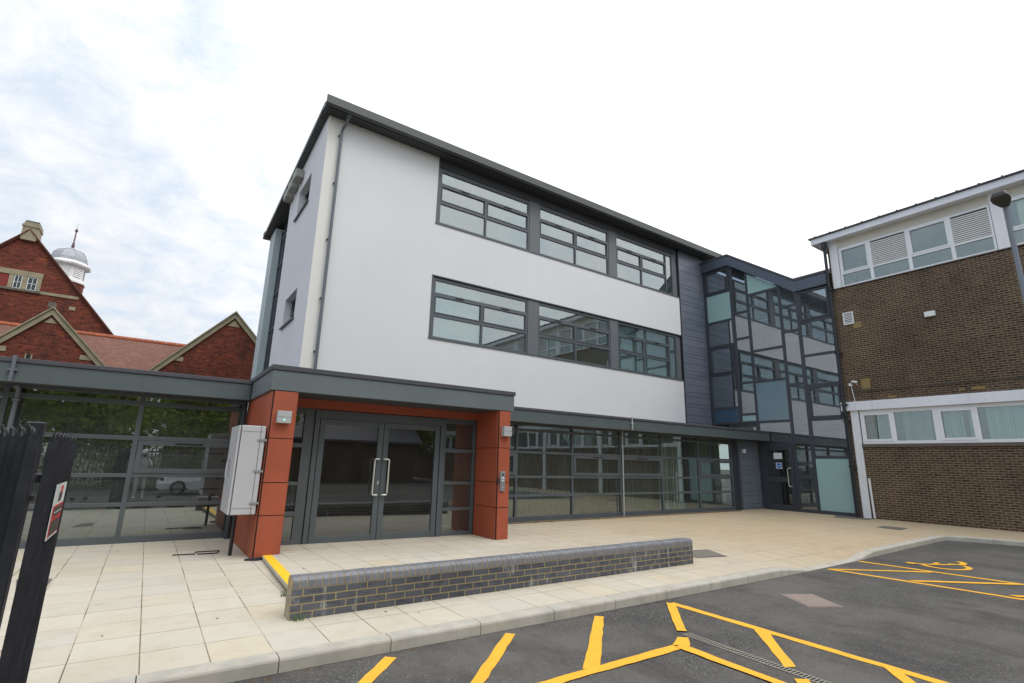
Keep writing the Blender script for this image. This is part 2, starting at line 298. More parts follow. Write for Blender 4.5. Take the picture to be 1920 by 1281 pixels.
# ------------------------------------------------------------------ mesh helpers
def setp(o, label=None, cat=None, group=None, kind=None):
    if label: o['label'] = label
    if cat: o['category'] = cat
    if group: o['group'] = group
    if kind: o['kind'] = kind
    return o
class MB:
    def __init__(s): s.v = []; s.f = []; s.mi = []; s.cur = 0
    def add(s, vs, fs):
        o = len(s.v); s.v += [tuple(v) for v in vs]
        for f in fs: s.f.append(tuple(i+o for i in f)); s.mi.append(s.cur)
        return s
    def box(s, x0, x1, y0, y1, z0, z1):
        x0, x1 = sorted((x0, x1)); y0, y1 = sorted((y0, y1)); z0, z1 = sorted((z0, z1))
        return s.add([(x0,y0,z0),(x1,y0,z0),(x1,y1,z0),(x0,y1,z0),(x0,y0,z1),(x1,y0,z1),(x1,y1,z1),(x0,y1,z1)],
              [(0,3,2,1),(4,5,6,7),(0,1,5,4),(1,2,6,5),(2,3,7,6),(3,0,4,7)])
    def prism(s, pts, fn, d0, d1):
        """pts: 2-D outline; fn(u,v,d) -> xyz"""
        n = len(pts); vs = [fn(u, v, d0) for u, v in pts]+[fn(u, v, d1) for u, v in pts]
        fs = [tuple(range(n))[::-1], tuple(range(n, 2*n))]+[(i, (i+1) % n, (i+1) % n+n, i+n) for i in range(n)]
        return s.add(vs, fs)
    def tube(s, pts, r, n=10, closed=False):
        pts = [Vector(p) for p in pts]; rings = []; L = len(pts)
        rr = r if isinstance(r, (list, tuple)) else [r]*L
        for i, p in enumerate(pts):
            if closed: d = pts[(i+1) % L]-pts[i-1]
            else: d = pts[min(i+1, L-1)]-pts[max(i-1, 0)]
            d.normalize(); a = Vector((0, 0, 1)) if abs(d.z) < .9 else Vector((1, 0, 0))
            u = d.cross(a).normalized(); w = d.cross(u)
            rings.append([p+(u*math.cos(t*2*math.pi/n)+w*math.sin(t*2*math.pi/n))*rr[i] for t in range(n)])
        vs = [v for q in rings for v in q]; fs = []
        for i in range(L if closed else L-1):
            for t in range(n):
                a, b2 = i*n+t, i*n+(t+1) % n; j = (i+1) % L
                fs.append((a, b2, j*n+(t+1) % n, j*n+t))
        if not closed: fs += [tuple(range(n))[::-1], tuple(range((L-1)*n, L*n))]
        return s.add(vs, fs)
    def lathe(s, prof, cx, cy, n=16, rot=0):
        vs = []; fs = []
        for r, z in prof: vs += [(cx+r*math.cos(rot+2*math.pi*t/n), cy+r*math.sin(rot+2*math.pi*t/n), z) for t in range(n)]
        for i in range(len(prof)-1):
            for t in range(n): fs.append((i*n+t, i*n+(t+1) % n, (i+1)*n+(t+1) % n, (i+1)*n+t))
        fs += [tuple(range(n))[::-1], tuple(range((len(prof)-1)*n, len(prof)*n))]
        return s.add(vs, fs)
    def build(s, name, mat, parent=None, bevel=0, smooth=False, fix=True):
        me = bpy.data.meshes.new(name); me.from_pydata(s.v, [], s.f)
        mats = mat if isinstance(mat, (list, tuple)) else [mat]
        for m in mats: me.materials.append(m)
        if len(mats) > 1: me.polygons.foreach_set('material_index', s.mi)
        if fix:
            import bmesh
            bm = bmesh.new(); bm.from_mesh(me); bmesh.ops.recalc_face_normals(bm, faces=bm.faces); bm.to_mesh(me); bm.free()
        if smooth: me.polygons.foreach_set('use_smooth', [True]*len(me.polygons))
        me.update(); o = bpy.data.objects.new(name, me); COL.objects.link(o)
        if bevel:
            bv = o.modifiers.new('Bevel', 'BEVEL'); bv.width = bevel; bv.segments = 2; bv.limit_method = 'ANGLE'; bv.angle_limit = R_(40)
        if smooth:
            pass
        if parent is not None: attach(o, parent)
        return o
ORG = {}
def attach(o, parent):
    o.parent = parent; o.location = -ORG.get(parent.name, Vector((0, 0, 0)))
    ORG[o.name] = Vector((0, 0, 0))
def thing(name, loc, label, cat, group=None, kind=None):
    o = bpy.data.objects.new(name, None); COL.objects.link(o); o.location = loc; o.empty_display_size = .2
    ORG[o.name] = Vector(loc); return setp(o, label, cat, group, kind)
def solo(mb, name, mat, label, cat, group=None, **k):
    """one-mesh thing: its origin moved to the base of its mesh"""
    xs = [v[0] for v in mb.v]; ys = [v[1] for v in mb.v]; zs = [v[2] for v in mb.v]
    o3 = Vector(((min(xs)+max(xs))/2, (min(ys)+max(ys))/2, min(zs)))
    mb.v = [tuple(Vector(v)-o3) for v in mb.v]
    o = mb.build(name, mat, None, **k); o.location = o3; return setp(o, label, cat, group)
def struct(mb, name, mat, **k): return setp(mb.build(name, mat, None, **k), kind='structure')
def copy_tree(o, parent=None):
    c = o.copy(); COL.objects.link(c); c.parent = parent
    for ch in list(o.children): copy_tree(ch, c)
    return c
# wall planes: fn(u, z, d), d = distance out of the wall towards the viewer
PY = lambda Y: (lambda u, z, d: (u, Y-d, z))
PX = lambda X: (lambda u, z, d: (X-d, u, z))
def rb(mb, P, u0, u1, z0, z1, d0, d1): return mb.prism([(u0, z0), (u1, z0), (u1, z1), (u0, z1)], P, d0, d1)
def window(parent, P, verts, hors, panes, fr_mat, gl_mat, d=.0, depth=.07, sash=(), vents=(), name='window', gd=None):
    """verts (u0,u1,z0,z1), hors (u0,u1,z0,z1), panes (u0,u1,z0,z1); a frame part with panes as its sub-part"""
    mb = MB()
    for v in verts: rb(mb, P, *v, d-depth, d)
    for h in hors: rb(mb, P, *h, d-depth+.003, d-.004)
    for (u0, u1, z0, z1, t) in sash:      # opening light: raised inner frame
        rb(mb, P, u0, u0+t, z0, z1, d-.05, d+.014); rb(mb, P, u1-t, u1, z0, z1, d-.05, d+.014)
        rb(mb, P, u0+t, u1-t, z0, z0+t, d-.05, d+.012); rb(mb, P, u0+t, u1-t, z1-t, z1, d-.05, d+.012)
    fr = mb.build(name, fr_mat, parent, bevel=.004)
    g = MB(); gg = d-.045 if gd is None else gd
    for p in panes: rb(g, P, *p, gg-.008, gg)
    if panes: g.build('pane', gl_mat, fr)
    for (u0, u1, z0, z1) in vents:
        vb = MB(); rb(vb, P, u0, u1, z0, z1, d, d+.022); vb.build('trickle_vent', m_black, fr, bevel=.004)
    return fr

# ------------------------------------------------------------------ ground
g = MB(); g.add([(-400, -400, -.11), (400, -400, -.11), (400, 400, -.11), (-400, 400, -.11)], [(0, 1, 2, 3)])
struct(g, 'road', m_asph)
KP = [(-9, 4.90, 0), (0, 4.90, 0), (5, 4.86, 0), (8.85, 4.87, 0), (9.8, 4.88, -.098), (11.6, 4.92, -.098), (12.6, 4.98, 0), (14.8, 5.08, 0), (16.9, 5.17, 0), (17.42, 5.16, 0), (17.62, 4.98, 0), (18.03, 3.8, 0), (18.5, 2.2, 0), (18.7, 0, 0), (18.7, -30, 0)]
def kpos(s):     # point at arc length s along the kerb's front
    for a, b in zip(KP, KP[1:]):
        L = math.hypot(b[0]-a[0], b[1]-a[1])
        if s <= L: t = s/L; return [a[i]+(b[i]-a[i])*t for i in range(3)], ((b[0]-a[0])/L, (b[1]-a[1])/L)
        s -= L
    return list(KP[-1]), (0, -1)
KW = .165
def kerb():
    mb = MB(); s0 = .18-.008; L = .958
    cuts = [-0.78+9+L*i for i in range(-9, 60)]; cuts = [c for c in cuts if c > 0]
    tot = 70
    for a, b in zip(cuts, cuts[1:]):
        if b > tot: break
        n = 3; a2, b2 = a+.004, b-.004; ring = []
        for i in range(n):
            (x, y, z), (tx, ty) = kpos(a2+(b2-a2)*i/(n-1)); nx, ny = ty*-1, tx   # inward normal (left of travel)
            zt = z; ch = .022
            prof = [(0, -.2), (0, zt-ch*1.1), (.007, zt-ch*.4), (ch, zt+.002), (KW, zt+.003), (KW, -.2)]
            ring.append([(x+nx*d, y+ny*d, zz) for d, zz in prof])
        m = len(ring[0]); vs = [v for r in ring for v in r]; fs = []
        for i in range(n-1):
            for k in range(m): fs.append((i*m+k, i*m+(k+1) % m, (i+1)*m+(k+1) % m, (i+1)*m+k))
        fs += [tuple(range(m))[::-1], tuple(range((n-1)*m, n*m))]; mb.add(vs, fs)
    return mb
struct(kerb(), 'kerb', m_conc)
def sst(a, b, x):
    t = max(0, min(1, (x-a)/(b-a))); return t*t*(3-2*t)
def zpave(x, y):
    w = sst(8.7, 9.8, x)*(1-sst(11.6, 12.8, x)); return -.096*w*(1-sst(5.05, 6.3, y))
def ykerb(x):
    for a, b in zip(KP, KP[1:]):
        if a[0] <= x <= b[0] and b[0] > a[0] and x <= 17.42: return a[1]+(b[1]-a[1])*(x-a[0])/(b[0]-a[0])
    return KP[0][1]
def xkerb(y):
    for a, b in zip(KP[9:], KP[10:]):
        if b[1] <= y <= a[1]: return a[0]+(b[0]-a[0])*(a[1]-y)/(a[1]-b[1])
    return 17.42 if y > 5 else 18.7
pv = MB(); xs = [-9+.5*i for i in range(35)]+[8.6+.2*i for i in range(22)]+[13+.5*i for i in range(9)]+[17.42]
xs = sorted(set(round(x, 3) for x in xs)); rows = []
for x in xs:
    y0 = ykerb(x)+KW-.006; ys = [y0+(6.6-y0)*j/6 for j in range(7)]+[8, 14.4]
    rows.append([(x, y, zpave(x, y)) for y in ys])
m_ = len(rows[0]); pv.add([v for r in rows for v in r], [(i*m_+j, (i+1)*m_+j, (i+1)*m_+j+1, i*m_+j+1) for i in range(len(xs)-1) for j in range(m_-1)])
ye = ykerb(17.42)+KW-.006
pv.add([(17.42, ye, 0), (21.3, ye, 0), (21.3, 14.4, 0), (17.42, 14.4, 0)], [(0, 1, 2, 3)])
yl = [ye, 5.0, 4.6, 3.8, 2.2, 0, -30]
pv.add([v for y in yl for v in ((xkerb(y)+(KW-.006 if y < ye else 0), y, 0), (21.3, y, 0))], [(2*i+2, 2*i+3, 2*i+1, 2*i) for i in range(len(yl)-1)])
struct(pv, 'pavement', m_slab, fix=False)
# raised landing behind the low wall, sloping away to nothing on the right
def zpl(x, y):
    k = 1-max(0, min(1, (x-1.7)/6.2)); return .008+(.045+.06*(9.47-min(y, 9.47))/3.37)*k
pl = MB(); r = []
for i in range(14):
    f_ = i/13; row = []
    for y in (6.1, 7.2, 8.4, 9.47, 10.5):
        x0 = 1.60+(y-6.1)*.0535; x = x0+(8.1-x0)*f_; row.append((x, y, zpl(x, y)))
    r.append(row)
pl.add([v for q in r for v in q], [(i*5+j, (i+1)*5+j, (i+1)*5+j+1, i*5+j+1) for i in range(13) for j in range(4)])
struct(pl, 'landing', m_slab, fix=False)
rs = MB(); e0 = [(1.60+(y-6.1)*.0535, y) for y in (6.1, 7.2, 8.4, 9.46)]
for (xa, ya), (xb, yb) in zip(e0, e0[1:]):
    za, zb = zpl(xa, ya), zpl(xb, yb)
    rs.add([(xa-.012, ya, -.01), (xb-.012, yb, -.01), (xb-.012, yb, zb-.045), (xa-.012, ya, za-.045), (xa+.02, ya, -.01), (xb+.02, yb, -.01), (xb+.02, yb, zb-.045), (xa+.02, ya, za-.045)],
           [(0,1,2,3),(7,6,5,4),(0,4,5,1),(3,2,6,7),(0,3,7,4),(1,5,6,2)])
struct(rs, 'step_riser', m_riser)
lp = MB()
for (xa, ya), (xb, yb) in zip(e0, e0[1:]):
    za, zb = zpl(xa, ya), zpl(xb, yb)
    lp.add([(xa-.03, ya, za-.045), (xb-.03, yb, zb-.045), (xb-.03, yb, zb-.001), (xa-.03, ya, za-.001), (xa+.03, ya, za-.045), (xb+.03, yb, zb-.045), (xb+.03, yb, zb-.001), (xa+.03, ya, za-.001)],
           [(0,1,2,3),(7,6,5,4),(0,4,5,1),(3,2,6,7),(0,3,7,4),(1,5,6,2)])
struct(lp, 'step_edge', m_conc)
ns = MB()
for (xa, ya), (xb, yb) in zip(e0, e0[1:]):
    za, zb = zpl(xa+.05, ya)+.004, zpl(xb+.05, yb)+.004
    ns.add([(xa-.022, ya, za), (xb-.022, yb, zb), (xb+.115, yb, zb-.0006), (xa+.115, ya, za-.0006)], [(0, 1, 2, 3)])
struct(ns, 'step_nosing_paint', m_yell)

# ------------------------------------------------------------------ road markings
ZR = -.11
def wob(p, q, n=14, amp=.007):
    out_ = []
    for i in range(n+1):
        t = i/n; j = 0 if i in (0, n) else random.uniform(-amp, amp)
        dx, dy = q[0]-p[0], q[1]-p[1]; L = math.hypot(dx, dy) or 1
        out_.append((p[0]+dx*t-dy/L*j, p[1]+dy*t+dx/L*j))
    return out_
mk_i = 0
def marking(name, quads, dz=.004):
    mb = MB()
    for qi, (a, b, c, d) in enumerate(quads):     # a->b is one long side, d->c the other
        L = max(2, int(math.hypot(b[0]-a[0], b[1]-a[1])/.12)); l1 = wob(a, b, L); l2 = wob(d, c, L); z = ZR+dz+qi*.0016
        mb.add([(x, y, z) for x, y in l1]+[(x, y, z) for x, y in l2], [(i, i+1, L+2+i, L+1+i) for i in range(L)])
    return struct(mb, name, m_paint)
marking('hatched_parking_marking', [
    ((1.45, 4.20), (2.005, 4.79), (2.085, 4.716), (1.55, 4.16)),
    ((2.27, 3.83), (3.293, 4.78), (3.361, 4.702), (2.37, 3.77)),
    ((3.33, 3.66), (4.522, 4.763), (4.60, 4.69), (3.49, 3.61)),
    ((2.55, 3.632), (4.50, 3.650), (4.50, 3.533), (2.75, 3.53)),
    ((4.50, 3.650), (4.742, 3.778), (4.822, 3.708), (4.625, 3.537)),
    ((4.475, 3.60), (4.46, 2.1), (4.55, 2.1), (4.60, 3.60)),
    ((4.903, 3.909), (5.725, 4.715), (5.80, 4.64), (4.978, 3.84))])
marking('parking_bay_marking', [
    ((5.75, 4.70), (5.66, 1.2), (5.77, 1.2), (5.86, 4.70)),
    ((5.765, 3.57), (4.911, 2.772), (5.004, 2.717), (5.77, 3.40)),
    ((5.74, 2.34), (5.20, 1.84), (5.28, 1.77), (5.74, 2.20)),
    ((4.60, 2.49), (4.717, 2.585), (4.81, 2.515), (4.68, 2.39))])
marking('accessible_bay_marking', [
    ((10.17, 4.80), (10.49, 1.0), (10.59, 1.0), (10.27, 4.80)),
    ((11.58, 4.88), (11.89, 1.0), (11.99, 1.0), (11.68, 4.88)),
    ((10.22, 4.82), (11.66, 3.78), (11.60, 3.70), (10.25, 4.70)),
    ((10.42, 3.68), (11.80, 2.66), (11.74, 2.57), (10.40, 3.56)),
    ((10.55, 2.50), (11.87, 1.5), (11.81, 1.41), (10.53, 2.38))])
# wheelchair symbol: head towards the car park, wheel arc, seat, leg
def sym():
    mb = MB(); z = ZR+.006
    def stroke(pts, w):
        n = len(pts); l, r2 = [], []
        for i, p in enumerate(pts):
            a = pts[max(i-1, 0)]; b = pts[min(i+1, n-1)]; dx, dy = b[0]-a[0], b[1]-a[1]; L = math.hypot(dx, dy)
            l.append((p[0]-dy/L*w/2, p[1]+dx/L*w/2)); r2.append((p[0]+dy/L*w/2, p[1]-dx/L*w/2))
        mb.add([(x, y, z) for x, y in l+r2], [(i, i+1, n+i+1, n+i) for i in range(n-1)])
    arc = [(12.66+.40*math.cos(t), 3.83+.34*math.sin(t)) for t in [R_(a) for a in range(125, 330, 12)]]
    stroke(arc, .09); z += .0015
    stroke([(12.42, 4.22), (12.56, 4.03), (12.78, 3.90), (12.98, 3.80)], .085); z += .0015
    stroke([(12.96, 3.86), (13.10, 3.70), (13.36, 3.74), (13.52, 3.86)], .11); z += .0015
    stroke([(12.62, 4.00), (12.94, 4.02)], .07); z += .0015
    mb.add([(12.36+.09*math.cos(t*.5236), 4.27+.09*math.sin(t*.5236), z) for t in range(12)], [tuple(range(12))])
    return mb
struct(sym(), 'wheelchair_symbol', m_paint)

# covers, gratings -------------------------------------------------------------
m_grat = pmat('galvanised_grating', lin(150, 144, 132), .6, .1, .12, 8)
def cover(name, pts, z, mat, label, cat, rim=.025, bars=0, group=None):
    c = Vector((sum(p[0] for p in pts)/4, sum(p[1] for p in pts)/4))
    t = thing(name, (c.x, c.y, z), label, cat, group)
    P = [Vector(p) for p in pts]; I = [c+(p-c)*(1-rim*2/(p-c).length) for p in P]
    mb = MB()
    for i in range(4):
        a, b, d, e = P[i], P[(i+1) % 4], I[(i+1) % 4], I[i]
        mb.add([(*a, z+.003), (*b, z+.003), (*d, z+.003), (*e, z+.003)], [(0, 1, 2, 3)])
    mb.build('rim', m_iron if mat is not m_ironp else m_ironp, t)
    pm = MB(); q = [c+(p-c)*.985 for p in I]
    if bars:
        pm.add([(*v, z+.0025) for v in q], [(0, 1, 2, 3)]); pm.build('sump', m_black, t)
        bm_ = MB()
        for k in range(bars):
            u0, u1 = k/bars, (k+.66)/bars
            a = q[1].lerp(q[2], u0); b = q[1].lerp(q[2], u1); d = q[0].lerp(q[3], u1); e = q[0].lerp(q[3], u0)
            bm_.add([(*a, z+.0045), (*b, z+.0045), (*d, z+.0045), (*e, z+.0045)], [(0, 1, 2, 3)])
        bm_.build('grating', m_grat, t)
    else:
        pm.add([(*v, z+.0045) for v in q], [(0, 1, 2, 3)]); pm.build('plate', mat, t)
    return t
cover('manhole_cover', [(7.573, 4.249), (8.005, 4.011), (7.627, 3.439), (7.219, 3.669)], ZR, m_ironp, 'pinkish rusted diamond-shaped cover set in the asphalt car park', 'manhole cover')
cover('pavement_grating', [(8.78, 6.85), (9.48, 6.72), (9.09, 6.03), (8.40, 6.2)], .0, m_iron, 'ribbed metal grating in the paving at the right end of the low brick wall', 'drain cover', bars=13)
cover('inspection_cover', [(17.85, 6.93), (18.52, 6.97), (18.62, 6.36), (17.71, 6.26)], .0, m_iron, 'dull flat inspection cover in the paving between kerb corner and brown brick block', 'manhole cover')
cover('inspection_cover', [(19.9, 8.98), (20.9, 9.35), (20.93, 8.1), (20.2, 8.04)], .0, m_iron, 'grey-brown cover plate at the foot of the black downpipe', 'manhole cover')
cover('inspection_cover', [(-1.124, 9.343), (-.754, 9.195), (-.762, 8.458), (-1.018, 8.599)], .0, m_iron, 'rusty brown cover in the paving seen behind the black gate', 'manhole cover')
# channel drain
t = thing('channel_drain', (4.86, 3.0, ZR), 'narrow slotted channel drain running across the asphalt between yellow lines', 'drain')
d0, d1 = Vector((4.925, 3.815)), Vector((4.80, 1.2)); dv = (d1-d0).normalized(); nv = Vector((-dv.y, dv.x)); L = (d1-d0).length
mb = MB(); a, b, c, d = d0+nv*.055, d1+nv*.055, d1-nv*.055, d0-nv*.055
mb.add([(*q, ZR+.002) for q in (a, b, c, d)], [(0, 1, 2, 3)]); mb.build('channel', m_black, t)
mb = MB()
for sgn in (-1, 1):
    a, b = d0+nv*.047*sgn, d1+nv*.047*sgn; w = nv*.008
    mb.add([(*q, ZR+.0055) for q in (a-w, b-w, b+w, a+w)], [(0, 1, 2, 3)])
k = 0.0
while k < L-.02:
    a = d0+dv*k; b = a+dv*.014
    mb.add([(*q, ZR+.005) for q in (a-nv*.04, b-nv*.04, b+nv*.04, a+nv*.04)], [(0, 1, 2, 3)]); k += .034
mb.build('slotted_grate', m_grat, t)

# ------------------------------------------------------------------ low brick wall
lw = thing('low_brick_wall', (4.65, 5.99, 0), 'low blue-grey brick wall with yellow mortar and bullnosed coping in front of the entrance', 'wall')
mb = MB(); mb.box(1.412, 7.895, 5.888, 6.10, -.15, .292); wb = mb.build('brickwork', [m_blueb, m_wallend], lw)
for p in wb.data.polygons:
    if abs(p.normal.x) > .9 or abs(p.normal.z) > .9: p.material_index = 1
def coping_prof(g=0.0):
    r = .05; y0, y1, z0, z1 = 5.885+g, 6.103-g, .294, .398-g; pr = [(y0, z0), (y0, z1-r)]
    pr += [(y0+r-r*math.cos(a), z1-r+r*math.sin(a)) for a in (R_(22), R_(45), R_(68), R_(90))]
    pr += [(y1-r+r*math.sin(a), z1-r+r*math.cos(a)) for a in (0, R_(22), R_(45), R_(68), R_(90))]+[(y1, z0)]; return pr
mb = MB(); x = 1.41; PF = lambda y, z, d: (d, y, z)
while x < 7.86:
    j = random.uniform(-.0015, .0015); mb.prism([(y, z+j) for y, z in coping_prof()], PF, x+.005, min(x+.0705, 7.897)); x += .0755
mb.build('coping_bricks', m_bullb, lw, bevel=.003)
mb = MB(); mb.prism(coping_prof(.005), PF, 1.413, 7.893); mb.build('coping_mortar', m_mort, lw)

# ------------------------------------------------------------------ SCHOOL BUILDING (white render, lean-to screen)
YW = 14.25
sb = thing('school_building', (11, 18, 0), 'white rendered three-storey school block with anthracite ribbon windows and low-slung eaves', 'building')
PW = PY(YW)
mb = MB()
def wallbox(mb, u0, u1, z0, z1, th=.35): rb(mb, PW, u0, u1, z0, z1, -th, 0)
wallbox(mb, 3.42, 6.66, 0, 11.66); wallbox(mb, 6.66, 19.1, 0, 5.32); wallbox(mb, 6.66, 19.1, 7.38, 9.20)
mb.build('front_wall', m_render, sb)
mb = MB(); wallbox(mb, 2.97, 3.418, 0, 11.66); mb.build('corner_wall', m_render_w, sb)
mb = MB()   # gable wall in the plane X=2.97 with two window openings
def gx(u0, u1, z0, z1, x0=2.968, x1=3.30): mb.box(x0, x1, u0, u1, z0, z1)
GT = lambda y: 11.66-(y-14.25)*.085
def gtop(u0, u1, zb):
    mb.prism([(u0, zb), (u1, zb), (u1, GT(u1)), (u0, GT(u0))], lambda u, z, d: (d, u, z), 2.968, 3.30)
gtop(14.262, 15.82, 0); gtop(17.48, 19.0, 0); gx(15.82, 17.48, 0, 5.65); gx(15.82, 17.48, 6.58, 9.46); gtop(15.82, 17.48, 10.46)
mb.build('gable_wall', m_render_g, sb)
for z0, z1 in ((5.65, 6.58), (9.46, 10.46)):
    P = PX(2.968); window(sb, P, [(15.82, 15.89, z0, z1), (17.41, 17.48, z0, z1), (16.62, 16.68, z0, z1)],
        [(15.82, 17.48, z0, z0+.07), (15.82, 17.48, z1-.07, z1), (15.82, 17.48, z0+.42, z0+.48)], [(15.85, 17.45, z0+.03, z1-.03)], m_frame, m_glass_up, d=-.20)
    mb = MB(); rb(mb, P, 15.76, 17.60, z0-.05, z0-.005, -.20, .07); mb.build('window_sill', m_frame, sb)
# tall glazed bay behind the gable, with grey fin
mb = MB(); mb.box(3.0, 3.6, 21.9, 23.05, 0, 10.85); mb.build('end_fin', pmat('pale_green_render', lin(176, 188, 190), .8, 0, .04), sb)
P = PX(3.24)
vv = [(y, y+.07, 3.0, 11.0-(y-19)*.085) for y in (19.0, 19.75, 20.5, 21.2, 21.85)]
hh = [(19.0, 19.8, z, z+.07) for z in (4.4, 5.9, 8.1, 9.9)]+[(19.8, 20.55, z, z+.07) for z in (5.0, 6.7, 8.9, 10.2)]+[(20.55, 21.9, z, z+.07) for z in (4.6, 6.4, 7.9, 9.1, 10.3)]
window(sb, P, vv, hh, [(19.02, 21.88, 3.0, 10.7)], m_frame_d, m_glass_up, name='stair_glazing')
# main body behind, and the roof
mb = MB(); mb.box(3.3, 19.1, 19.4, 19.7, 0, 11.3); mb.box(19.1, 21.5, 14.62, 14.8, 0, 11.5); mb.box(3.62, 21.6, 22.7, 23.0, 0, 10.9); mb.box(21.3, 21.6, 14.8, 22.7, 0, 11)
mb.build('rear_wall', m_render, sb)
mb = MB()
for z in (3.45, 7.75): mb.box(3.62, 19.1, 14.62, 19.39, z, z+.3)
mb.box(3.62, 19.1, 14.62, 19.39, .0, .06)
mb.build('floor_slab', m_floorint, sb)
mb = MB()
for z in (7.45, 11.40): mb.box(6.0, 19.1, 14.62, 19.39, z, z+.06)
for x in (6.1, 10.72, 14.83, 18.95): mb.box(x, x+.1, 14.62, 19.39, 3.75, 11.4)
mb.box(6.2, 18.95, 19.3, 19.38, 3.75, 11.4); mb.build('interior_wall', m_wallint, sb)
mb = MB()
rf = [(13.78, 11.70), (14.1, 11.86), (23.2, 11.06), (23.2, 10.90), (14.3, 11.69), (13.78, 11.60)]
mb.prism(rf, lambda y, z, d: (d, y, z), 2.76, 21.85); roof = mb.build('roof', m_eave, sb)
mb = MB(); mb.prism([(13.66, 11.58), (13.66, 11.84), (13.69, 11.85), (13.70, 11.66), (13.80, 11.66), (13.83, 11.58), (13.76, 11.54)], lambda y, z, d: (d, y, z), 2.72, 21.9); mb.build('gutter', m_eave, roof, bevel=.005)
mb = MB(); mb.box(2.74, 3.3, 23.15, 23.45, 10.85, 11.1); mb.build('gutter', m_eave, roof)
mb = MB(); mb.prism([(13.84, 11.60), (14.62, 11.655), (14.62, 11.62), (13.84, 11.56)], lambda y, z, d: (d, y, z), 2.80, 21.8); mb.build('soffit', m_soffit, roof)
# window bands
def band(z0, zt, zm0, zm1, tr0, tr1, top0, top1):
    for i, (a, b) in enumerate(((6.80, 10.42), (11.0, 14.56), (15.12, 18.27))):
        mid = {0: 8.58, 1: 12.78, 2: 16.65}[i]
        f0 = 6.665 if i == 0 else a-.05; f1 = b+.06
        V = [(f0, a, z0, top1+.04), (b, f1, z0, top1+.04), (mid-.035, mid+.035, z0, tr0)]
        H = [(f0, f1, z0, z0+.07), (f0, f1, zm0, zm1), (f0, f1, tr0, tr1), (f0, f1, top0, top1+.04)]
        pn = [(f0+.02, f1-.02, z0+.03, top0+.03)]
        if i == 2: V += [(18.72, 18.80, z0, top1+.04)]; H = [(f0, 18.80, h[2], h[3]) if k in (0, 3) else h for k, h in enumerate(H)]; pn.append((18.33, 18.75, z0+.03, top0+.03))
        w4 = .32; vents = [((x0+x1)/2-w4/2, (x0+x1)/2+w4/2, tr0+.02, tr0+.055) for x0, x1 in ((a, mid), (mid, b))]
        sash = [(a, mid-.036, zm1, tr0, .035), (mid+.036, b, zm1, tr0, .035)]
        window(sb, PW, V, H, pn, m_frame, m_glass_up, d=-.045, sash=sash, vents=vents)
band(9.22, 11.6, 9.96, 10.06, 10.62, 10.72, 11.12, 11.22)
band(5.33, 7.38, 6.05, 6.16, 6.75, 6.85, 7.25, 7.31)
for z0, z1 in ((9.21, 11.64), (5.33, 7.375)):
    for u0, u1, q0, q1 in ((10.485, 10.945, -.09, -.03), (14.625, 15.065, -.09, -.03), (18.805, 19.095, -.12, -.07)):
        mb = MB(); rb(mb, PW, u0, u1, z0, z1, q0, q1); mb.build('window_post_panel', m_post, sb)
mb = MB(); rb(mb, PW, 6.67, 18.9, 11.27, 11.63, -.10, -.02); mb.build('head_panel', m_soffit, sb)
mb = MB()
for z in (9.20, 5.32): rb(mb, PW, 6.62, 19.10, z-.028, z+.014, -.10, .03)
rb(mb, PW, 6.62, 19.10, 7.365, 7.40, -.10, .015); rb(mb, PW, 6.63, 6.665, 5.335, 7.36, -.1, .012); rb(mb, PW, 6.63, 6.665, 9.22, 11.6, -.1, .012)
mb.build('window_sill', m_frame, sb)
# grey metal cladding strip beside the tower
mb = MB(); rb(mb, PW, 19.19, 21.3, 2.9, 11.64, -.3, -.03)
z = 3.02; hs = [.32, .155, .32, .36, .16, .33, .17, .36, .31, .16, .16, .34, .3, .16, .36, .32, .155, .33, .3, .16, .34, .36, .16, .3, .33, .16, .34, .33, .32, .3]
for h in hs:
    z1 = min(z+h, 11.64)
    if z1-z > .03: rb(mb, PW, 19.20, 21.28, z+.006, z1-.006, -.03, -.003)
    z += h
mb.build('zinc_cladding', m_clad, sb, bevel=.004)
mb = MB(); rb(mb, PW, 19.10, 19.19, 3.0, 11.64, -.3, -.06); mb.build('shadow_gap', m_black, sb)
mb = MB(); mb.tube([(19.145, YW-.0, 3.05), (19.145, YW-.0, 11.6)], .03, 10); mb.build('downpipe', m_pipeblk, sb)
# downpipe on the white wall
mb = MB(); mb.box(3.38, 3.50, 13.80, 14.0, 11.50, 11.80); mb.tube([(3.44, 13.9, 11.52), (3.43, 13.98, 11.40), (3.37, 14.14, 11.25), (3.345, 14.15, 11.1), (3.345, 14.15, 3.05)], .044, 12)
dp = mb.build('downpipe', m_pipe, sb, smooth=False)
for z in (11.0, 9.43, 7.66, 5.9, 4.4):
    mb = MB(); mb.box(3.27, 3.36, 14.14, 14.245, z-.013, z+.013); mb.build('pipe_bracket', m_pipe, dp)
# lean-to: screen, fascia, roof
mb = MB(); mb.box(6.62, 20.98, 11.72, 14.24, 2.70, 3.03); lr = mb.build('extension_roof', m_soffit, sb)
mb = MB(); mb.box(6.605, 20.99, 11.60, 11.718, 2.70, 3.02); mb.build('fascia', m_fascia, lr, bevel=.004)
mb = MB(); mb.box(6.61, 20.985, 11.57, 14.24, 3.024, 3.10); mb.build('roof_edge', m_cap, lr, bevel=.01)
PS = PY(12.15)
mv = [6.62, 8.61, 10.70, 12.79, 14.86, 16.93, 19.06]
H = [(6.55, 19.15, z0, z1) for z0, z1 in ((.0, .13), (.66, .73), (1.17, 1.24), (1.86, 1.93), (2.49, 2.56), (2.66, 2.70))]
V = [(x-.035, x+.035, 0, 2.70) for x in mv]
sash = [(a+.04, b-.04, 1.25, 1.855, .09) for a, b in ((6.62, 8.61), (10.70, 12.79), (12.79, 14.86), (16.93, 19.06))]
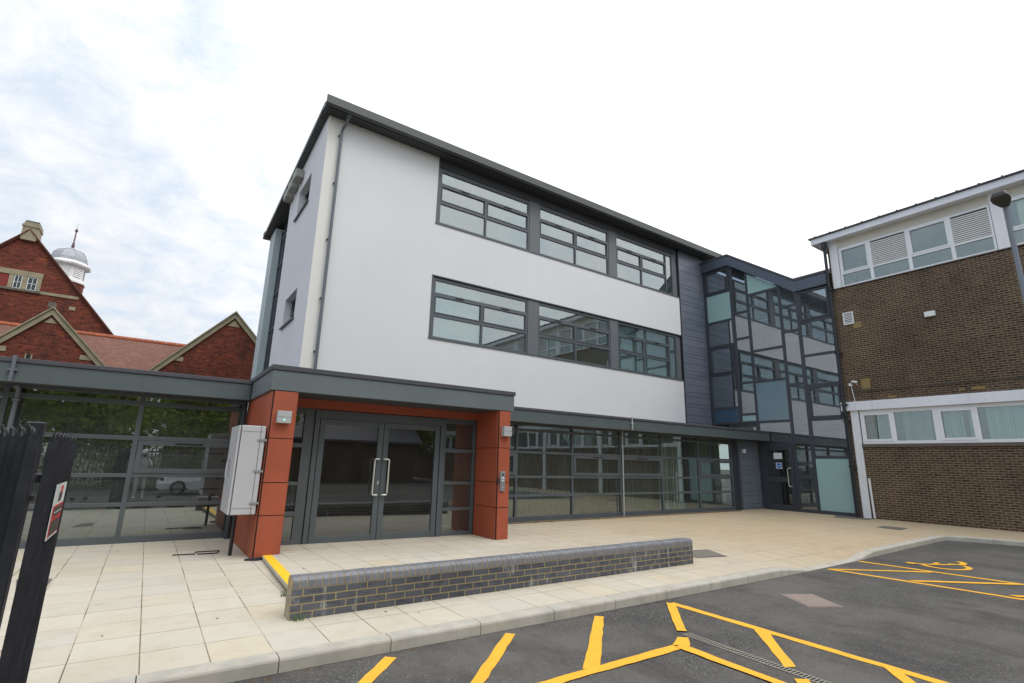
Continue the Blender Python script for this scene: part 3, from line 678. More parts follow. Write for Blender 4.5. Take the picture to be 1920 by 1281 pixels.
vents = [((a+b)/2-.22, (a+b)/2+.22, 1.80, 1.83) for a, b in ((10.70, 12.79), (12.79, 14.86), (16.93, 19.06))]
window(sb, PS, V, H, [(6.6, 19.1, .05, 2.68)], m_frame, m_glass, sash=sash, vents=vents, name='glazed_screen')
mb = MB(); mb.box(19.10, 19.40, 12.12, 12.3, 0, 2.70); mb.box(6.62, 19.1, 11.98, 12.075, -.005, .022); mb.build('end_post', m_frame_d, sb)
mb = MB(); rb(mb, PS, 19.40, 20.985, 0, 2.71, -.3, -.03); z = .05
for h in (.16, .32, .16, .33, .34, .17, .16, .33, .34, .36):
    rb(mb, PS, 19.41, 20.98, z+.006, min(2.7, z+h)-.006, -.03, -.003); z += h
mb.build('zinc_cladding', m_clad, sb, bevel=.004)
mb = MB(); mb.tube([(19.20, 11.90, 2.71), (19.22, 11.98, 2.55), (19.30, 12.0, 2.45), (19.30, 12.0, 0.02)], .036, 10); mb.build('downpipe', m_frame_d, sb, smooth=False)
mb = MB(); mb.tube([(12.735, 11.55, 3.13), (12.73, 11.55, 2.72)], .022, 8); mb.box(12.69, 12.78, 11.53, 11.6, 2.9, 2.94); mb.tube([(12.79, 12.05, 2.70), (12.785, 12.05, .02)], .022, 8); mb.build('downpipe', m_lampbox, sb)
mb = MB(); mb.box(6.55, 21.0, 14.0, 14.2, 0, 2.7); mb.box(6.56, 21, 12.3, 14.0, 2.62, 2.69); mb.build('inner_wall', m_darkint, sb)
mb = MB(); mb.box(6.55, 21.0, 12.2, 14.0, .004, .03); mb.build('inner_floor', m_floorint, sb)
tm = MB(); x = 6.7
while x < 18.9:
    w = random.choice((1.6, 2.1, 1.2)); w = min(w, 19-x); tm.box(x, x+w-.012, 11.80+random.uniform(-.004, .004), 11.90, -.01, .028+random.uniform(0, .006)); x += w
solo(tm, 'timber_edging', m_timber, 'old timber edging strip at the foot of the long glazed screen', 'edging', bevel=.005)

# vertical blinds ---------------------------------------------------------------
def blind(x0, x1, y, z0, z1, pitch, w, mat, label, tilt=.5, group='vertical blinds in the windows'):
    mb = MB(); x = x0
    mb.box(x0, x1, y-.02, y+.02, z1, z1+.035)
    while x < x1-.02:
        a = tilt+random.uniform(-.12, .12); dx, dy = math.cos(a)*w/2, math.sin(a)*w/2; cx_ = x+w/2; s = random.uniform(-.004, .004)
        mb.prism([(cx_-dx, y-dy), (cx_+dx, y+dy), (cx_+dx+.002, y+dy+.003), (cx_-dx+.002, y-dy+.003)], lambda u, v, d: (u, v, d), z0+s, z1); x += pitch
    return solo(mb, 'vertical_blind', mat, label, 'blind', group)
LZ, LZ1 = 5.36, 7.2
blind(6.82, 8.55, 14.5, LZ, LZ1, .088, .089, m_blind, 'drawn pale blind filling the left half of the first lower ribbon window', .18)
blind(9.95, 10.40, 14.5, LZ, LZ1, .05, .089, m_blind, 'pale blind gathered at the right edge of the first lower ribbon window', .9)
blind(11.02, 11.40, 14.5, LZ, LZ1, .05, .089, m_blind, 'pale blind gathered at the left edge of the middle lower ribbon window', .9)
blind(14.05, 14.55, 14.5, LZ, LZ1, .05, .089, m_blind, 'pale blind gathered at the right edge of the middle lower ribbon window', .9)
blind(15.15, 18.25, 14.5, LZ, LZ1, .088, .089, m_blind, 'closed green-grey blind across the last lower ribbon window', .2)
blind(6.82, 7.08, 14.5, 9.26, 11.05, .05, .089, m_blind, 'pale blind gathered at the left edge of the first top-floor window', .9)
blind(9.98, 10.40, 14.5, 9.26, 11.05, .05, .089, m_blind, 'pale blind gathered at the right edge of the first top-floor window', .9)
blind(11.02, 11.28, 14.5, 9.26, 11.05, .05, .089, m_blind, 'pale blind gathered at the left edge of the middle top-floor window', .9)
blind(14.12, 14.5, 14.5, 9.26, 11.05, .05, .089, m_blind, 'pale blind gathered at the right edge of the middle top-floor window', .9)
for a, b, mt, ti, ps, lb in ((8.68, 10.62, m_blindg, 1.15, .095, 'open grey blind behind the second bay of the long ground-floor screen'), (10.76, 12.40, m_blindg, 1.0, .09, 'half-open grey blind behind the third bay of the ground-floor screen'),
        (12.86, 14.60, m_blindg, .55, .088, 'grey-green blind behind the fourth bay of the ground-floor screen'), (14.95, 16.3, m_blind, .35, .088, 'paler closed blind behind the fifth bay of the ground-floor screen'), (17.1, 18.7, m_blindg, .4, .088, 'closed blind behind the last bay of the ground-floor screen')):
    blind(a, b, 12.42, .12, 2.45, ps, .089, mt, lb, ti)

# ------------------------------------------------------------------ GLAZED CORRIDOR on the left
gc = thing('glazed_corridor', (-3.5, 12.5, 0), 'low glazed link corridor with flat dark-edged roof left of the porch', 'building')
mb = MB(); mb.box(-12, 1.56, 11.72, 14.6, 2.70, 3.03); cr_ = mb.build('roof', m_soffit, gc)
mb = MB(); mb.box(-12, 1.545, 11.60, 11.718, 2.70, 3.02); mb.build('fascia', m_fascia, cr_, bevel=.004)
mb = MB(); mb.box(-12, 1.545, 11.57, 14.6, 3.024, 3.10); mb.build('roof_edge', m_cap, cr_, bevel=.01)
H = [(-12, 1.58, z0, z1) for z0, z1 in ((-.01, .12), (.64, .71), (1.16, 1.23), (1.84, 1.92), (2.49, 2.58), (2.665, 2.70))]
V = [(x-.04, x+.04, 0, 2.70) for x in (-.22, -2.14, -4.2, -6.3, -8.4, 1.55)]
window(gc, PS, V, H, [(-12, 1.55, .05, 2.68)], m_frame, m_glass_l, sash=[(-.17, 1.50, 1.235, 1.835, .085)], vents=[(.42, .90, 1.775, 1.81)], name='glazed_screen')
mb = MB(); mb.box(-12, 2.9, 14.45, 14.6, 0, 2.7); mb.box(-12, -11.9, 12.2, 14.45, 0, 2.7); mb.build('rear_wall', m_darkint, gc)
mb = MB(); mb.box(-12, 2.9, 12.2, 14.4, .004, .03); mb.build('floor', m_floorint, gc)
mb = MB(); mb.tube([(-2.035, 11.55, 3.13), (-2.03, 11.55, 2.70)], .028, 8); mb.box(-2.09, -1.97, 11.53, 11.6, 2.88, 2.91)
mb.tube([(-1.99, 11.85, 2.69), (-1.97, 11.98, 2.62), (-1.97, 12.0, 2.5), (-1.97, 12.0, .0)], .036, 10); mb.box(-2.02, -1.92, 11.95, 12.07, 2.42, 2.45); mb.build('downpipe', m_pipe, gc)
mb = MB(); mb.tube([(1.53, 12.02, 2.69), (1.53, 12.02, 0)], .05, 10); mb.build('downpipe', m_frame_d, gc)
dm = MB()  # black dashes and dots laid on the corridor glass
for z, xs_ in ((1.62, (-.0, .52, 1.0)), (.93, (-.05, .45, .98)), (.60, (-.08, .45, .98))):
    for x in xs_: rb(dm, PS, x, x+.30, z, z+.022, -.035, -.031)
for x, z in ((.28, 1.10), (1.22, 1.13), (.27, .78), (1.17, .80), (1.28, 1.47), (-1.0, .76), (-.82, .77)): rb(dm, PS, x, x+.06, z, z+.045, -.035, -.031)
dm.build('dark_glass_marks', m_black, gc)

# ------------------------------------------------------------------ ENTRANCE PORCH
ep = thing('entrance_porch', (4.07, 10.8, 0), 'terracotta-panelled entrance porch with grey fascia and glazed double doors', 'porch')
mb = MB(); mb.box(1.63, 6.53, 9.60, 12.3, 2.73, 3.03); pr_ = mb.build('roof', m_soffit, ep)
mb = MB(); mb.box(1.56, 6.60, 9.46, 9.598, 2.71, 3.05); mb.box(1.56, 1.628, 9.60, 12.2, 2.71, 3.05); mb.box(6.532, 6.60, 9.60, 12.2, 2.71, 3.05); mb.build('fascia', pmat('porch_fascia_metal', lin(96, 105, 109), .45, 0, .07, .8, 50, .03, streak=.18), pr_, bevel=.004)
mb = MB(); mb.box(1.535, 6.625, 9.435, 12.3, 3.054, 3.145); mb.build('roof_edge', m_cap, pr_, bevel=.012)
mb = MB(); mb.box(2.0, 6.2, 9.60, 10.44, 2.70, 2.728); mb.build('soffit', m_soffit, pr_)
JZ = [-.02, .66, 1.18, 1.90, 2.705]
def pillar(x0, x1, outer):
    mb = MB(); mb.box(x0+.015, x1-.015, 9.485, 12.1 if outer < 0 else 10.7, -.02, 2.70); p = mb.build('pillar', m_black, ep)
    for a, b in zip(JZ, JZ[1:]):
        mb = MB(); mb.box(x0+.03, x1-.018, 9.468, 9.484, a+.007, b-.007)
        mb.box(x0, x0+.014, 9.50, 12.1 if outer < 0 else 10.38, a+.006, b-.006); mb.box(x1-.014, x1, 9.49, 10.38 if outer < 0 else 12.0, a+.006, b-.006)
        mb.build('cladding_panel', m_red, p, bevel=.002)
pillar(1.60, 2.02, -1); pillar(6.20, 6.53, 1)
mb = MB(); mb.box(2.02, 6.20, 10.36, 10.40, 2.53, 2.70); mb.box(2.02, 6.2, 10.40, 10.6, 2.53, 2.70); mb.build('lintel_panel', m_red, ep)
PD = PY(10.40)
H = [(2.02, 2.56, z0, z1) for z0, z1 in ((.0, .13), (.54, .62), (1.09, 1.15), (1.78, 1.86), (2.42, 2.53))]
window(ep, PD, [(2.02, 2.06, 0, 2.53), (2.38, 2.56, 0, 2.53)], H, [(2.03, 2.40, .05, 2.5)], m_frame, m_glass_d, name='sidelight')
H = [(5.35, 6.20, z0, z1) for z0, z1 in ((.0, .10), (.54, .60), (1.09, 1.15), (1.78, 1.86), (2.42, 2.53))]
window(ep, PD, [(5.37, 5.43, 0, 2.53), (6.13, 6.20, 0, 2.53)], H, [(5.40, 6.15, .05, 2.5)], m_frame, glass('sidelight_glass', (.72, .76, .74), .14), name='sidelight')
mb = MB(); rb(mb, PD, 2.57, 2.66, 0, 2.50, -.1, .03); rb(mb, PD, 5.28, 5.36, 0, 2.50, -.1, .03); rb(mb, PD, 2.66, 5.28, 2.38, 2.50, -.1, .027); rb(mb, PD, 2.66, 5.28, 2.345, 2.38, -.1, .008)
mb.build('door_frame', m_frame, ep, bevel=.006)
for x0, x1, hx in ((2.675, 3.965, 3.795), (3.975, 5.265, 4.105)):
    mb = MB(); rb(mb, PD, x0, x0+.11, .03, 2.34, -.06, .012); rb(mb, PD, x1-.11, x1, .03, 2.34, -.06, .012); rb(mb, PD, x0+.11, x1-.11, .03, .16, -.06, .009); rb(mb, PD, x0+.11, x1-.11, 2.235, 2.34, -.06, .009)
    dr = mb.build('door', m_frame, ep, bevel=.005)
    mb = MB(); rb(mb, PD, x0+.09, x1-.09, .12, 2.26, -.03, -.02); mb.build('pane', m_glass_d, dr)
    for sgn in (1, -1):
        y = 10.40-.085 if sgn > 0 else 10.40+.13; yb = 10.388 if sgn > 0 else 10.46; r_ = .035
        xa = hx+(.105 if hx < 4 else -.105); q = .028*(1 if hx < 4 else -1)
        pts = [(xa, yb, 1.60), (xa, y+sgn*.02, 1.60), (xa-q*.3, y+sgn*.004, 1.60), (xa-q, y, 1.60), (hx+q, y, 1.60), (hx+q*.3, y, 1.592), (hx, y, 1.57), (hx, y, .93), (hx+q*.3, y, .908), (hx+q, y, .90), (xa-q, y, .90), (xa-q*.3, y+sgn*.004, .90), (xa, y+sgn*.02, .90), (xa, yb, .90)]
        mb = MB(); mb.tube(pts, .0165, 10); mb.build('pull_handle', m_steel, dr, smooth=True)
    if hx < 4:
        mb = MB(); rb(mb, PD, 3.905, 3.93, 1.10, 1.17, .012, .024); mb.build('lock', m_steel, dr)
mb = MB(); mb.box(2.56, 5.36, 10.36, 10.5, .0, .028); mb.build('threshold', m_galv, ep)
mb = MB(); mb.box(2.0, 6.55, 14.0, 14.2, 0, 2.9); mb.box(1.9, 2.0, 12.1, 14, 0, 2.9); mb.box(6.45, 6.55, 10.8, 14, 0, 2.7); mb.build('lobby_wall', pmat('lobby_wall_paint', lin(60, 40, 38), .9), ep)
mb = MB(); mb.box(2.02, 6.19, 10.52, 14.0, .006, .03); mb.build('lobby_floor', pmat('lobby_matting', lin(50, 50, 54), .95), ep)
mb = MB(); mb.tube([(5.95, 10.75, .05), (5.95, 10.75, .60), (5.90, 10.75, .68), (5.80, 10.75, .72)], .045, 10)
solo(mb, 'red_bollard_rail', pmat('red_paint', lin(150, 20, 24), .4), 'red curved tubular rail just inside the right sidelight of the entrance', 'rail')

def lampbox(x0, x1, z0, z1, label, led):
    t = thing('wall_light', ((x0+x1)/2, 9.46, z0), label, 'wall light', 'square lights on the porch pillars')
    mb = MB(); mb.box(x0, x1, 9.345, 9.466, z0, z1); b = mb.build('housing', m_lampbox, t, bevel=.006)
    mb = MB(); mb.box(x0+.004, x1-.004, 9.3435, 9.35, (z0+z1)/2-.002, (z0+z1)/2+.002); mb.build('seam', m_black, t)
    if led:
        mt = bpy.data.materials.new('green_led'); mt.use_nodes = True; bs = mt.node_tree.nodes['Principled BSDF']; bs.inputs['Base Color'].default_value = (.1, .9, .4, 1)
        bs.inputs['Emission Color'].default_value = (.2, 1, .5, 1); bs.inputs['Emission Strength'].default_value = 2
        mb = MB(); mb.box((x0+x1)/2-.009, (x0+x1)/2+.009, 9.342, 9.346, z0+.045, z0+.063); mb.build('indicator_lamp', mt, t)
lampbox(1.70, 1.92, 2.155, 2.355, 'square grey wall light with a green indicator on the left porch pillar', True)
lampbox(6.28, 6.48, 2.15, 2.36, 'square grey wall light near the top of the right porch pillar', False)
t = thing('door_intercom', (6.325, 9.46, 1.0), 'tall steel door-entry panel with buttons on the right porch pillar', 'intercom')
mb = MB(); mb.box(6.265, 6.385, 9.425, 9.467, 1.0, 1.405); mb.build('panel', m_galv, t, bevel=.004)
mb = MB(); mb.box(6.30, 6.35, 9.420, 9.426, 1.325, 1.36); mb.build('camera_window', m_black, t)
for z in (1.255, 1.205):
    mb = MB(); mb.box(6.29, 6.36, 9.419, 9.426, z, z+.025); mb.build('button', m_paper, t)
mb = MB(); mb.box(6.315, 6.335, 9.419, 9.426, 1.06, 1.085); mb.build('button', m_steel, t)
mb = MB(); mb.box(6.215, 6.243, 9.44, 9.467, 1.145, 1.265); solo(mb, 'card_reader', m_signblk, 'small dark card reader just left of the steel intercom panel', 'card reader', bevel=.004)
# meter cabinet on the left of the pillar
t = thing('meter_cabinet', (1.37, 9.95, .68), 'grey wall-mounted utility cabinet fixed to the left side of the porch pillar', 'cabinet')
mb = MB(); mb.box(1.20, 1.57, 9.47, 10.40, .685, 2.09); mb.build('housing', m_cab, t, bevel=.012)
mb = MB(); mb.box(1.165, 1.196, 9.475, 10.395, .69, 2.085); dr = mb.build('door', m_cab, t, bevel=.008)
mb = MB(); mb.tube([(1.165, 9.93, 1.54), (1.13, 9.93, 1.50), (1.125, 9.93, 1.38), (1.13, 9.93, 1.26), (1.165, 9.93, 1.22)], .022, 10); mb.build('handle', m_cab, dr)
mb = MB()
for z in (.78, 1.99): mb.box(1.215, 1.535, 9.4675, 9.471, z, z+.004)
mb.box(1.495, 1.501, 9.467, 9.471, .69, 2.085); mb.box(1.203, 1.209, 9.467, 9.471, .69, 2.085); mb.build('seam', m_black, t)
for z in (.86, 1.36, 1.86):
    mb = MB(); mb.box(1.46, 1.56, 9.452, 9.468, z-.012, z+.012); mb.box(1.54, 1.60, 9.448, 9.47, z-.018, z+.018); mb.build('fixing_bracket', m_galv, t)
mb = MB(); mb.tube([(1.36, 10.02, .69), (1.36, 10.02, 0.0)], .03, 10); mb.build('cable_duct', m_pipeblk, t)
# scraps around the pillar foot
mb = MB(); mb.tube([(1.50, 9.43, .012), (1.66, 9.36, .02), (1.80, 9.43, .015), (1.92, 9.40, .012)], [.018, .03, .024, .012], 6); solo(mb, 'cable_end', m_black, 'crumpled black cable end and tape at the foot of the left porch pillar', 'cable')
mb = MB(); mb.tube([(.58, 10.40, .008), (.88, 10.36, .008), (.92, 10.56, .008), (1.26, 10.53, .008), (1.2, 10.3, .008), (.92, 10.32, .008)], .012, 5); solo(mb, 'metal_bracket', m_black, 'black angle bracket lying flat on the pale paving before the corridor', 'bracket')

# ------------------------------------------------------------------ STAIR TOWER
tw = thing('stair_tower', (23, 11.5, 0), 'fully glazed stair tower with staggered panes and stepped roofline between the two blocks', 'building')
PT = PX(21.0)
V = [(14.12, 14.24, 3.5, 10.85), (12.76, 12.90, 3.5, 10.82), (12.03, 12.13, 0, 10.3), (10.62, 10.72, 0, 9.25), (9.91, 10.03, 0, 8.75), (8.66, 8.74, 0, 8.75)]
def hb(u0, u1, *zs): return [(u0, u1, z-.05, z+.05) for z in zs]
H = hb(12.9, 14.2, 9.6, 8.22, 7.06, 5.72, 4.19, 3.52)+hb(12.1, 12.78, 8.43, 7.23, 5.23, 3.86, 3.52)+hb(10.7, 12.05, 9.13, 6.56, 5.21, 3.5, 2.58)+hb(10.0, 10.64, 8.22, 7.15, 4.94, 2.62, 1.27)+hb(8.72, 9.93, 7.41, 6.02, 4.83, 3.49, 2.07)
H += [(8.72, 12.05, 0, .12)]
sash = [(12.92, 14.10, 9.66, 10.72, .07), (12.92, 14.10, 5.78, 7.0, .07), (8.75, 9.90, 7.47, 8.68, .07), (8.75, 9.90, 3.55, 4.77, .07)]
window(tw, PT, V, H, [(12.1, 14.2, 3.5, 10.80), (10.66, 12.07, 0.05, 9.3), (8.72, 10.64, .05, 8.7)], m_frame_d, m_glass_t, sash=sash, depth=.10, name='curtain_wall')
mb = MB(); mb.prism([(10.66, 9.31), (12.09, 9.31), (12.09, 10.22)], PT, -.05, -.06); mb.prism([(9.99, 8.71), (10.65, 8.71), (10.65, 9.22)], PT, -.05, -.06); mb.build('gable_pane', m_glass_t, tw)
def opal(u0, u1, z0, z1, m):
    mb = MB(); rb(mb, PT, u0, u1, z0, z1, -.035, -.02); mb.build('opal_panel', m, tw)
opal(12.91, 14.11, 8.27, 9.55, m_teal); opal(12.91, 14.11, 3.57, 4.14, m_teal3); opal(12.14, 12.75, 3.57, 3.81, m_teal)
opal(10.73, 12.02, 3.55, 5.16, m_teal2); opal(8.75, 9.90, .13, 2.02, m_teal)
mb = MB(); mb.prism([(10.73, 9.18), (12.02, 9.18), (12.02, 10.15), (10.73, 9.24)], PT, -.035, -.02); mb.build('opal_panel', m_teal, tw)
ridge_ = [(14.24, 10.80), (12.86, 10.80), (9.96, 8.73), (8.71, 8.73), (8.71, 9.19), (9.94, 9.19), (12.84, 11.25), (14.24, 11.25)]
mb = MB(); mb.prism(ridge_, PX(21.0), -.2, .10); fs_ = mb.build('fascia', pmat('blue_grey_fascia', lin(82, 92, 106), .42, .1, .06), tw, bevel=.006)
mb = MB(); mb.prism([(14.24, 11.25), (14.24, 11.34), (12.82, 11.34), (9.92, 9.27), (8.71, 9.27), (8.71, 9.192), (9.94, 9.192), (12.84, 11.252)], PX(21.0), -3.5, .13); mb.build('roof', m_cap, tw, bevel=.006)
mb = MB(); mb.box(25.5, 25.7, 8.75, 14.2, 0, 11.0); mb.box(21.1, 25.5, 14.05, 14.2, 3, 11); mb.box(21.1, 25.5, 8.74, 8.9, 0, 9.2); mb.build('rear_wall', pmat('tower_inner_wall', lin(120, 118, 112), .9), tw)
mb = MB(); mb.box(21.9, 25.5, 8.9, 14.0, 3.38, 3.62); mb.box(21.9, 25.5, 8.9, 14.0, 6.9, 7.15); mb.box(21.1, 25.5, 8.9, 14, .004, .04); mb.box(21.06, 25.5, 12.2, 12.3, 0, 3.3); mb.build('floor_slab', m_wallint, tw)
mb = MB(); mb.prism([(9.0, .9), (11.9, 2.9), (11.9, 3.3), (9.0, 1.3)], PX(23), 0, .08); mb.build('stair_string', m_stair, tw)
mb = MB(); mb.box(21.45, 21.5, 9.0, 13.9, 7.95, 8.0)
for y in (9.6, 11.2, 12.6): mb.tube([(21.47, y, 7.0), (21.47, y, 8.0)], .02, 6)
mb.box(21.45, 21.5, 9.0, 12.0, 4.45, 4.5); mb.build('balustrade', m_steel, tw)
mb = MB(); rb(mb, PT, 11.93, 12.02, .0, 2.52, -.08, .02); rb(mb, PT, 10.73, 10.80, .0, 2.52, -.08, .02); rb(mb, PT, 10.80, 11.93, 2.44, 2.52, -.08, .017); mb.build('door_frame', m_frame_d, tw, bevel=.004)
mb = MB(); rb(mb, PT, 11.83, 11.925, .03, 2.43, -.06, .008); rb(mb, PT, 10.805, 10.90, .03, 2.43, -.06, .008)
for z0, z1 in ((.03, .22), (1.09, 1.28), (2.34, 2.43)): rb(mb, PT, 10.9, 11.83, z0, z1, -.06, .005)
dr = mb.build('door', m_frame_d, tw, bevel=.004)
mb = MB(); rb(mb, PT, 10.88, 11.85, .15, 2.36, -.03, -.022); mb.build('pane', m_glass_d, dr)
mb = MB(); mb.tube([(20.99, 10.86, 1.63), (20.93, 10.88, 1.635), (20.91, 10.94, 1.62), (20.91, 10.955, 1.58), (20.91, 10.955, .99), (20.91, 10.94, .95), (20.93, 10.88, .935), (20.99, 10.86, .94)], .017, 10); mb.build('pull_handle', m_steel, dr, smooth=True)
mb = MB(); rb(mb, PT, 11.18, 11.53, 1.99, 2.23, -.0215, -.0195); solo(mb, 'door_notice', m_paper, 'plain white paper notice on the glass of the tower door', 'notice')
t = thing('door_sticker', (21.0, 11.34, 1.61), 'square white sticker with a blue disc below the paper on the tower door', 'sticker')
mb = MB(); rb(mb, PT, 11.22, 11.46, 1.61, 1.845, -.0215, -.0195); mb.build('backing', m_paper, t)
mb = MB(); mb.prism([(11.34+.10*math.cos(a*math.pi/12), 1.728+.10*math.sin(a*math.pi/12)) for a in range(24)], PT, -.0195, -.018); mb.build('blue_disc', m_blue, t)
mb = MB(); [rb(mb, PT, u, u+.03, 1.712, 1.745, -.018, -.017) for u in (11.275, 11.315, 11.355, 11.39)]; mb.build('lettering', m_paper, t)
mb = MB(); mb.box(19.80, 19.95, 12.06, 12.15, 2.19, 2.35); solo(mb, 'wall_light', m_wcab, 'small white box light on the grey cladding beside the tower door', 'wall light', bevel=.006)
mb = MB()
for i in range(3): mb.box(21.25+.03*i, 21.27+.03*i, 10.1, 10.45+.02*i, .05, .55-.05*i)
solo(mb, 'leaning_boards', m_stone, 'pale boards leaning inside the glass beside the tower door', 'board')

# ------------------------------------------------------------------ BROWN BRICK BLOCK
bb = thing('brick_block', (25, 0, 0), 'brown brick school block with white window bands and white roof fascia at the right', 'building')
XB = 20.95; PB = PX(XB); YE = 8.68; YF = -26
mb = MB(); mb.box(XB, XB+.3, YF, 8.20, -.1, 2.42); mb.box(XB, XB+.3, YF, YE, 4.05, 8.40); mb.box(XB, XB+.3, 8.46, YE, -.1, 4.05)
mb.build('wall', m_brn, bb)
mb = MB(); mb.box(XB+.302, 33, YE-.3, YE-.003, -.1, 10.3); mb.box(XB+.3, 33, YF, YF+.3, -.1, 10.3); mb.box(33, 33.3, YF, YE, -.1, 10.3); mb.build('wall', m_brnx, bb)
mb = MB(); mb.box(XB-.03, XB+.05, 8.205, 8.455, -.02, 3.72); mb.build('corner_post', m_upvc, bb, bevel=.004)
for y in (3.0, -2.0, -7.0, -12.0):
    mb = MB(); mb.box(XB-.09, XB+.05, y-.12, y+.12, -.02, 3.72); mb.build('column', m_upvc, bb, bevel=.004)
mb = MB(); mb.box(XB-.11, XB+.1, YF, 8.72, 3.725, 4.045); mb.build('band_course', m_wfascia, bb, bevel=.004)
mb = MB(); rb(mb, PB, YF, 8.21, 2.425, 2.53, -.1, .05); mb.build('window_sill', m_cill, bb)
mb = MB(); rb(mb, PB, YF, 8.46, 8.405, 8.44, -.1, .04); mb.build('window_sill', m_cill, bb)
# lower windows: casement, fixed, casement, fixed ...
y = 8.17; k = 0
edges = [8.17]
while y > YF+2.4:
    wc, wf = 1.13, 1.15
    V = [(y-.10, y, 2.53, 3.70), (y-1.05, y-.95, 2.53, 3.70), (y-2.22, y-2.13, 2.53, 3.70)]
    H = [(y-2.22, y, 2.53, 2.63), (y-2.22, y, 3.60, 3.722)]
    sash = [(y-.97, y-.06, 2.62, 3.61, .075)]
    window(bb, PB, V, H, [(y-2.2, y-.05, 2.6, 3.63)], m_upvc, m_glass_b, d=.0, sash=sash); edges.append(y); y -= 2.22; k += 1
yb_end = y
mb = MB(); rb(mb, PB, YF, yb_end, 2.53, 3.722, -.1, 0); mb.build('infill_panel', m_cream, bb)
# upper storey: posts, opening lights over fixed lights, louvred panels
y = 8.46; first = True
while y > YF+5.5:
    mb = MB(); rb(mb, PB, y-.262, y+.022, 8.44, 10.36, -.1, .02); mb.build('window_post', m_upvc, bb)
    a = y-.28; L = 4.48; c = [a, a-1.04, a-2.23, a-3.42, a-L]
    V = [(c[0]-.06, c[0], 8.44, 10.0)]+[(q-.055, q+.055, 8.44, 10.0) for q in c[1:4]]+[(c[4], c[4]+.06, 8.44, 10.0)]
    H = [(c[4], c[0], 8.44, 8.50), (c[4], c[0], 8.93, 9.01), (c[4], c[0], 9.95, 10.03)]
    pn = [(c[4]+.02, c[0]-.02, 8.47, 8.96), (c[1]+.02, c[0]-.02, 8.97, 9.98), (c[3]+.02, c[2]-.02, 8.97, 9.98)]
    window(bb, PB, V, H, pn, m_upvc, m_glass_b, sash=[(c[1]+.055, c[0]-.06, 9.01, 9.95, .05), (c[3]+.055, c[2]-.055, 9.01, 9.95, .05)])
    for q0, q1 in ((c[2], c[1]), (c[4], c[3])):
        mb = MB(); z = 9.02
        lb_ = MB(); rb(lb_, PB, q0+.05, q1-.05, 9.01, 9.95, -.06, -.052); lb_.build('louvre_backing', m_head, bb)
        while z < 9.90:
            mb.prism([(.0, z), (.0, z+.044), (-.03, z+.052), (-.03, z+.010)], lambda d, zz, u: (XB-d-.012, u, zz), q0+.055, q1-.055); z += .068
        mb.build('louvre_panel', m_louvre, bb)
    mb = MB(); rb(mb, PB, c[4]-.04, y-.26, 10.035, 10.36, -.1, -.005); mb.build('head_board', m_cream, bb)
    mb = MB(); rb(mb, PB, y-.26, y, 10.0, 10.0, 0, 0); y = c[4]-.04
mb = MB(); rb(mb, PB, YF, y, 8.44, 10.36, -.1, 0); mb.build('infill_panel', m_cream, bb)
mb = MB(); mb.box(XB-.32, 34, YF-.3, 8.98, 10.36, 10.40); rf_ = mb.build('roof', m_wfascia, bb)
mb = MB(); mb.box(XB-.34, XB-.30, YF-.3, 8.98, 10.345, 10.58); mb.box(XB-.30, 34, 8.96, 9.0, 10.345, 10.58); mb.build('fascia', m_wfascia, rf_, bevel=.004)
mb = MB(); mb.box(XB-.40, 34, YF-.3, 9.05, 10.585, 10.635); y = 8.8
while y > YF:
    mb.box(XB-.40, 30, y-.025, y+.025, 10.635, 10.665); y -= .56
mb.build('roof_sheet', m_cap, rf_)
mb = MB(); mb.box(XB+.3, 33, YF, YE-.3, 4.0, 4.2); mb.box(XB+.3, 33, YF, YE-.3, .0, .06); mb.box(XB+.3, 33, YF, YE-.3, 8.0, 8.15); mb.build('floor_slab', m_wallint, bb)
mb = MB(); mb.box(25, 25.2, YF, YE-.3, 0.06, 10.3); mb.build('inner_wall', m_wallint, bb)
mb = MB(); mb.box(XB-.30, XB-.14, 8.50, 8.64, 10.12, 10.42); mb.tube([(XB-.22, 8.57, 10.2), (XB-.20, 8.57, 10.0), (XB-.20, 8.575, 8.5), (XB-.14, 8.575, 8.3), (XB-.16, 8.575, 4.2), (XB-.19, 8.575, 4.0), (XB-.19, 8.575, 3.6), (XB-.12, 8.575, 3.4), (XB-.12, 8.575, .0)], .055, 12)
dp = mb.build('downpipe', m_pipeblk, bb)
for z in (8.42, 5.9, 3.95, 3.35, 1.75):
    mb = MB(); mb.tube([(XB-.15, 8.575, z-.05), (XB-.15, 8.575, z+.05)], .08, 12); mb.box(XB-.15, XB-.02, 8.45, 8.70, z-.015, z+.015); mb.build('pipe_collar', m_pipeblk, dp)
mb = MB(); mb.tube([(XB-.04, YF, 4.42), (XB-.04, 8.40, 4.42)], .014, 6); mb.build('cable_run', m_pipeblk, bb)
mb = MB(); mb.tube([(XB-.04, 8.10, .02), (XB-.04, 8.12, 1.35)], .035, 8); mb.build('cable_duct', m_wcab, bb)
for (y0, y1, z0, z1) in ((8.0, 7.72, 6.78, 6.98), (7.70, 7.98, 4.5, 4.86)):
    mb = MB(); mb.box(XB-.004, XB+.02, min(y0, y1), max(y0, y1), z0, z1); mb.build('patch_brick', pmat('yellow_patch', lin(140, 120, 78), .9), bb)
for y0, y1, z0, z1 in ((6.97, 7.22, 4.11, 4.19), (4.60, 4.95, 4.16, 4.26), (5.1, 5.25, 4.16, 4.24)):
    mb = MB(); mb.box(XB-.004, XB+.02, y0, y1, z0, z1); mb.build('air_brick', pmat('air_brick_clay', lin(136, 112, 74), .9), bb)
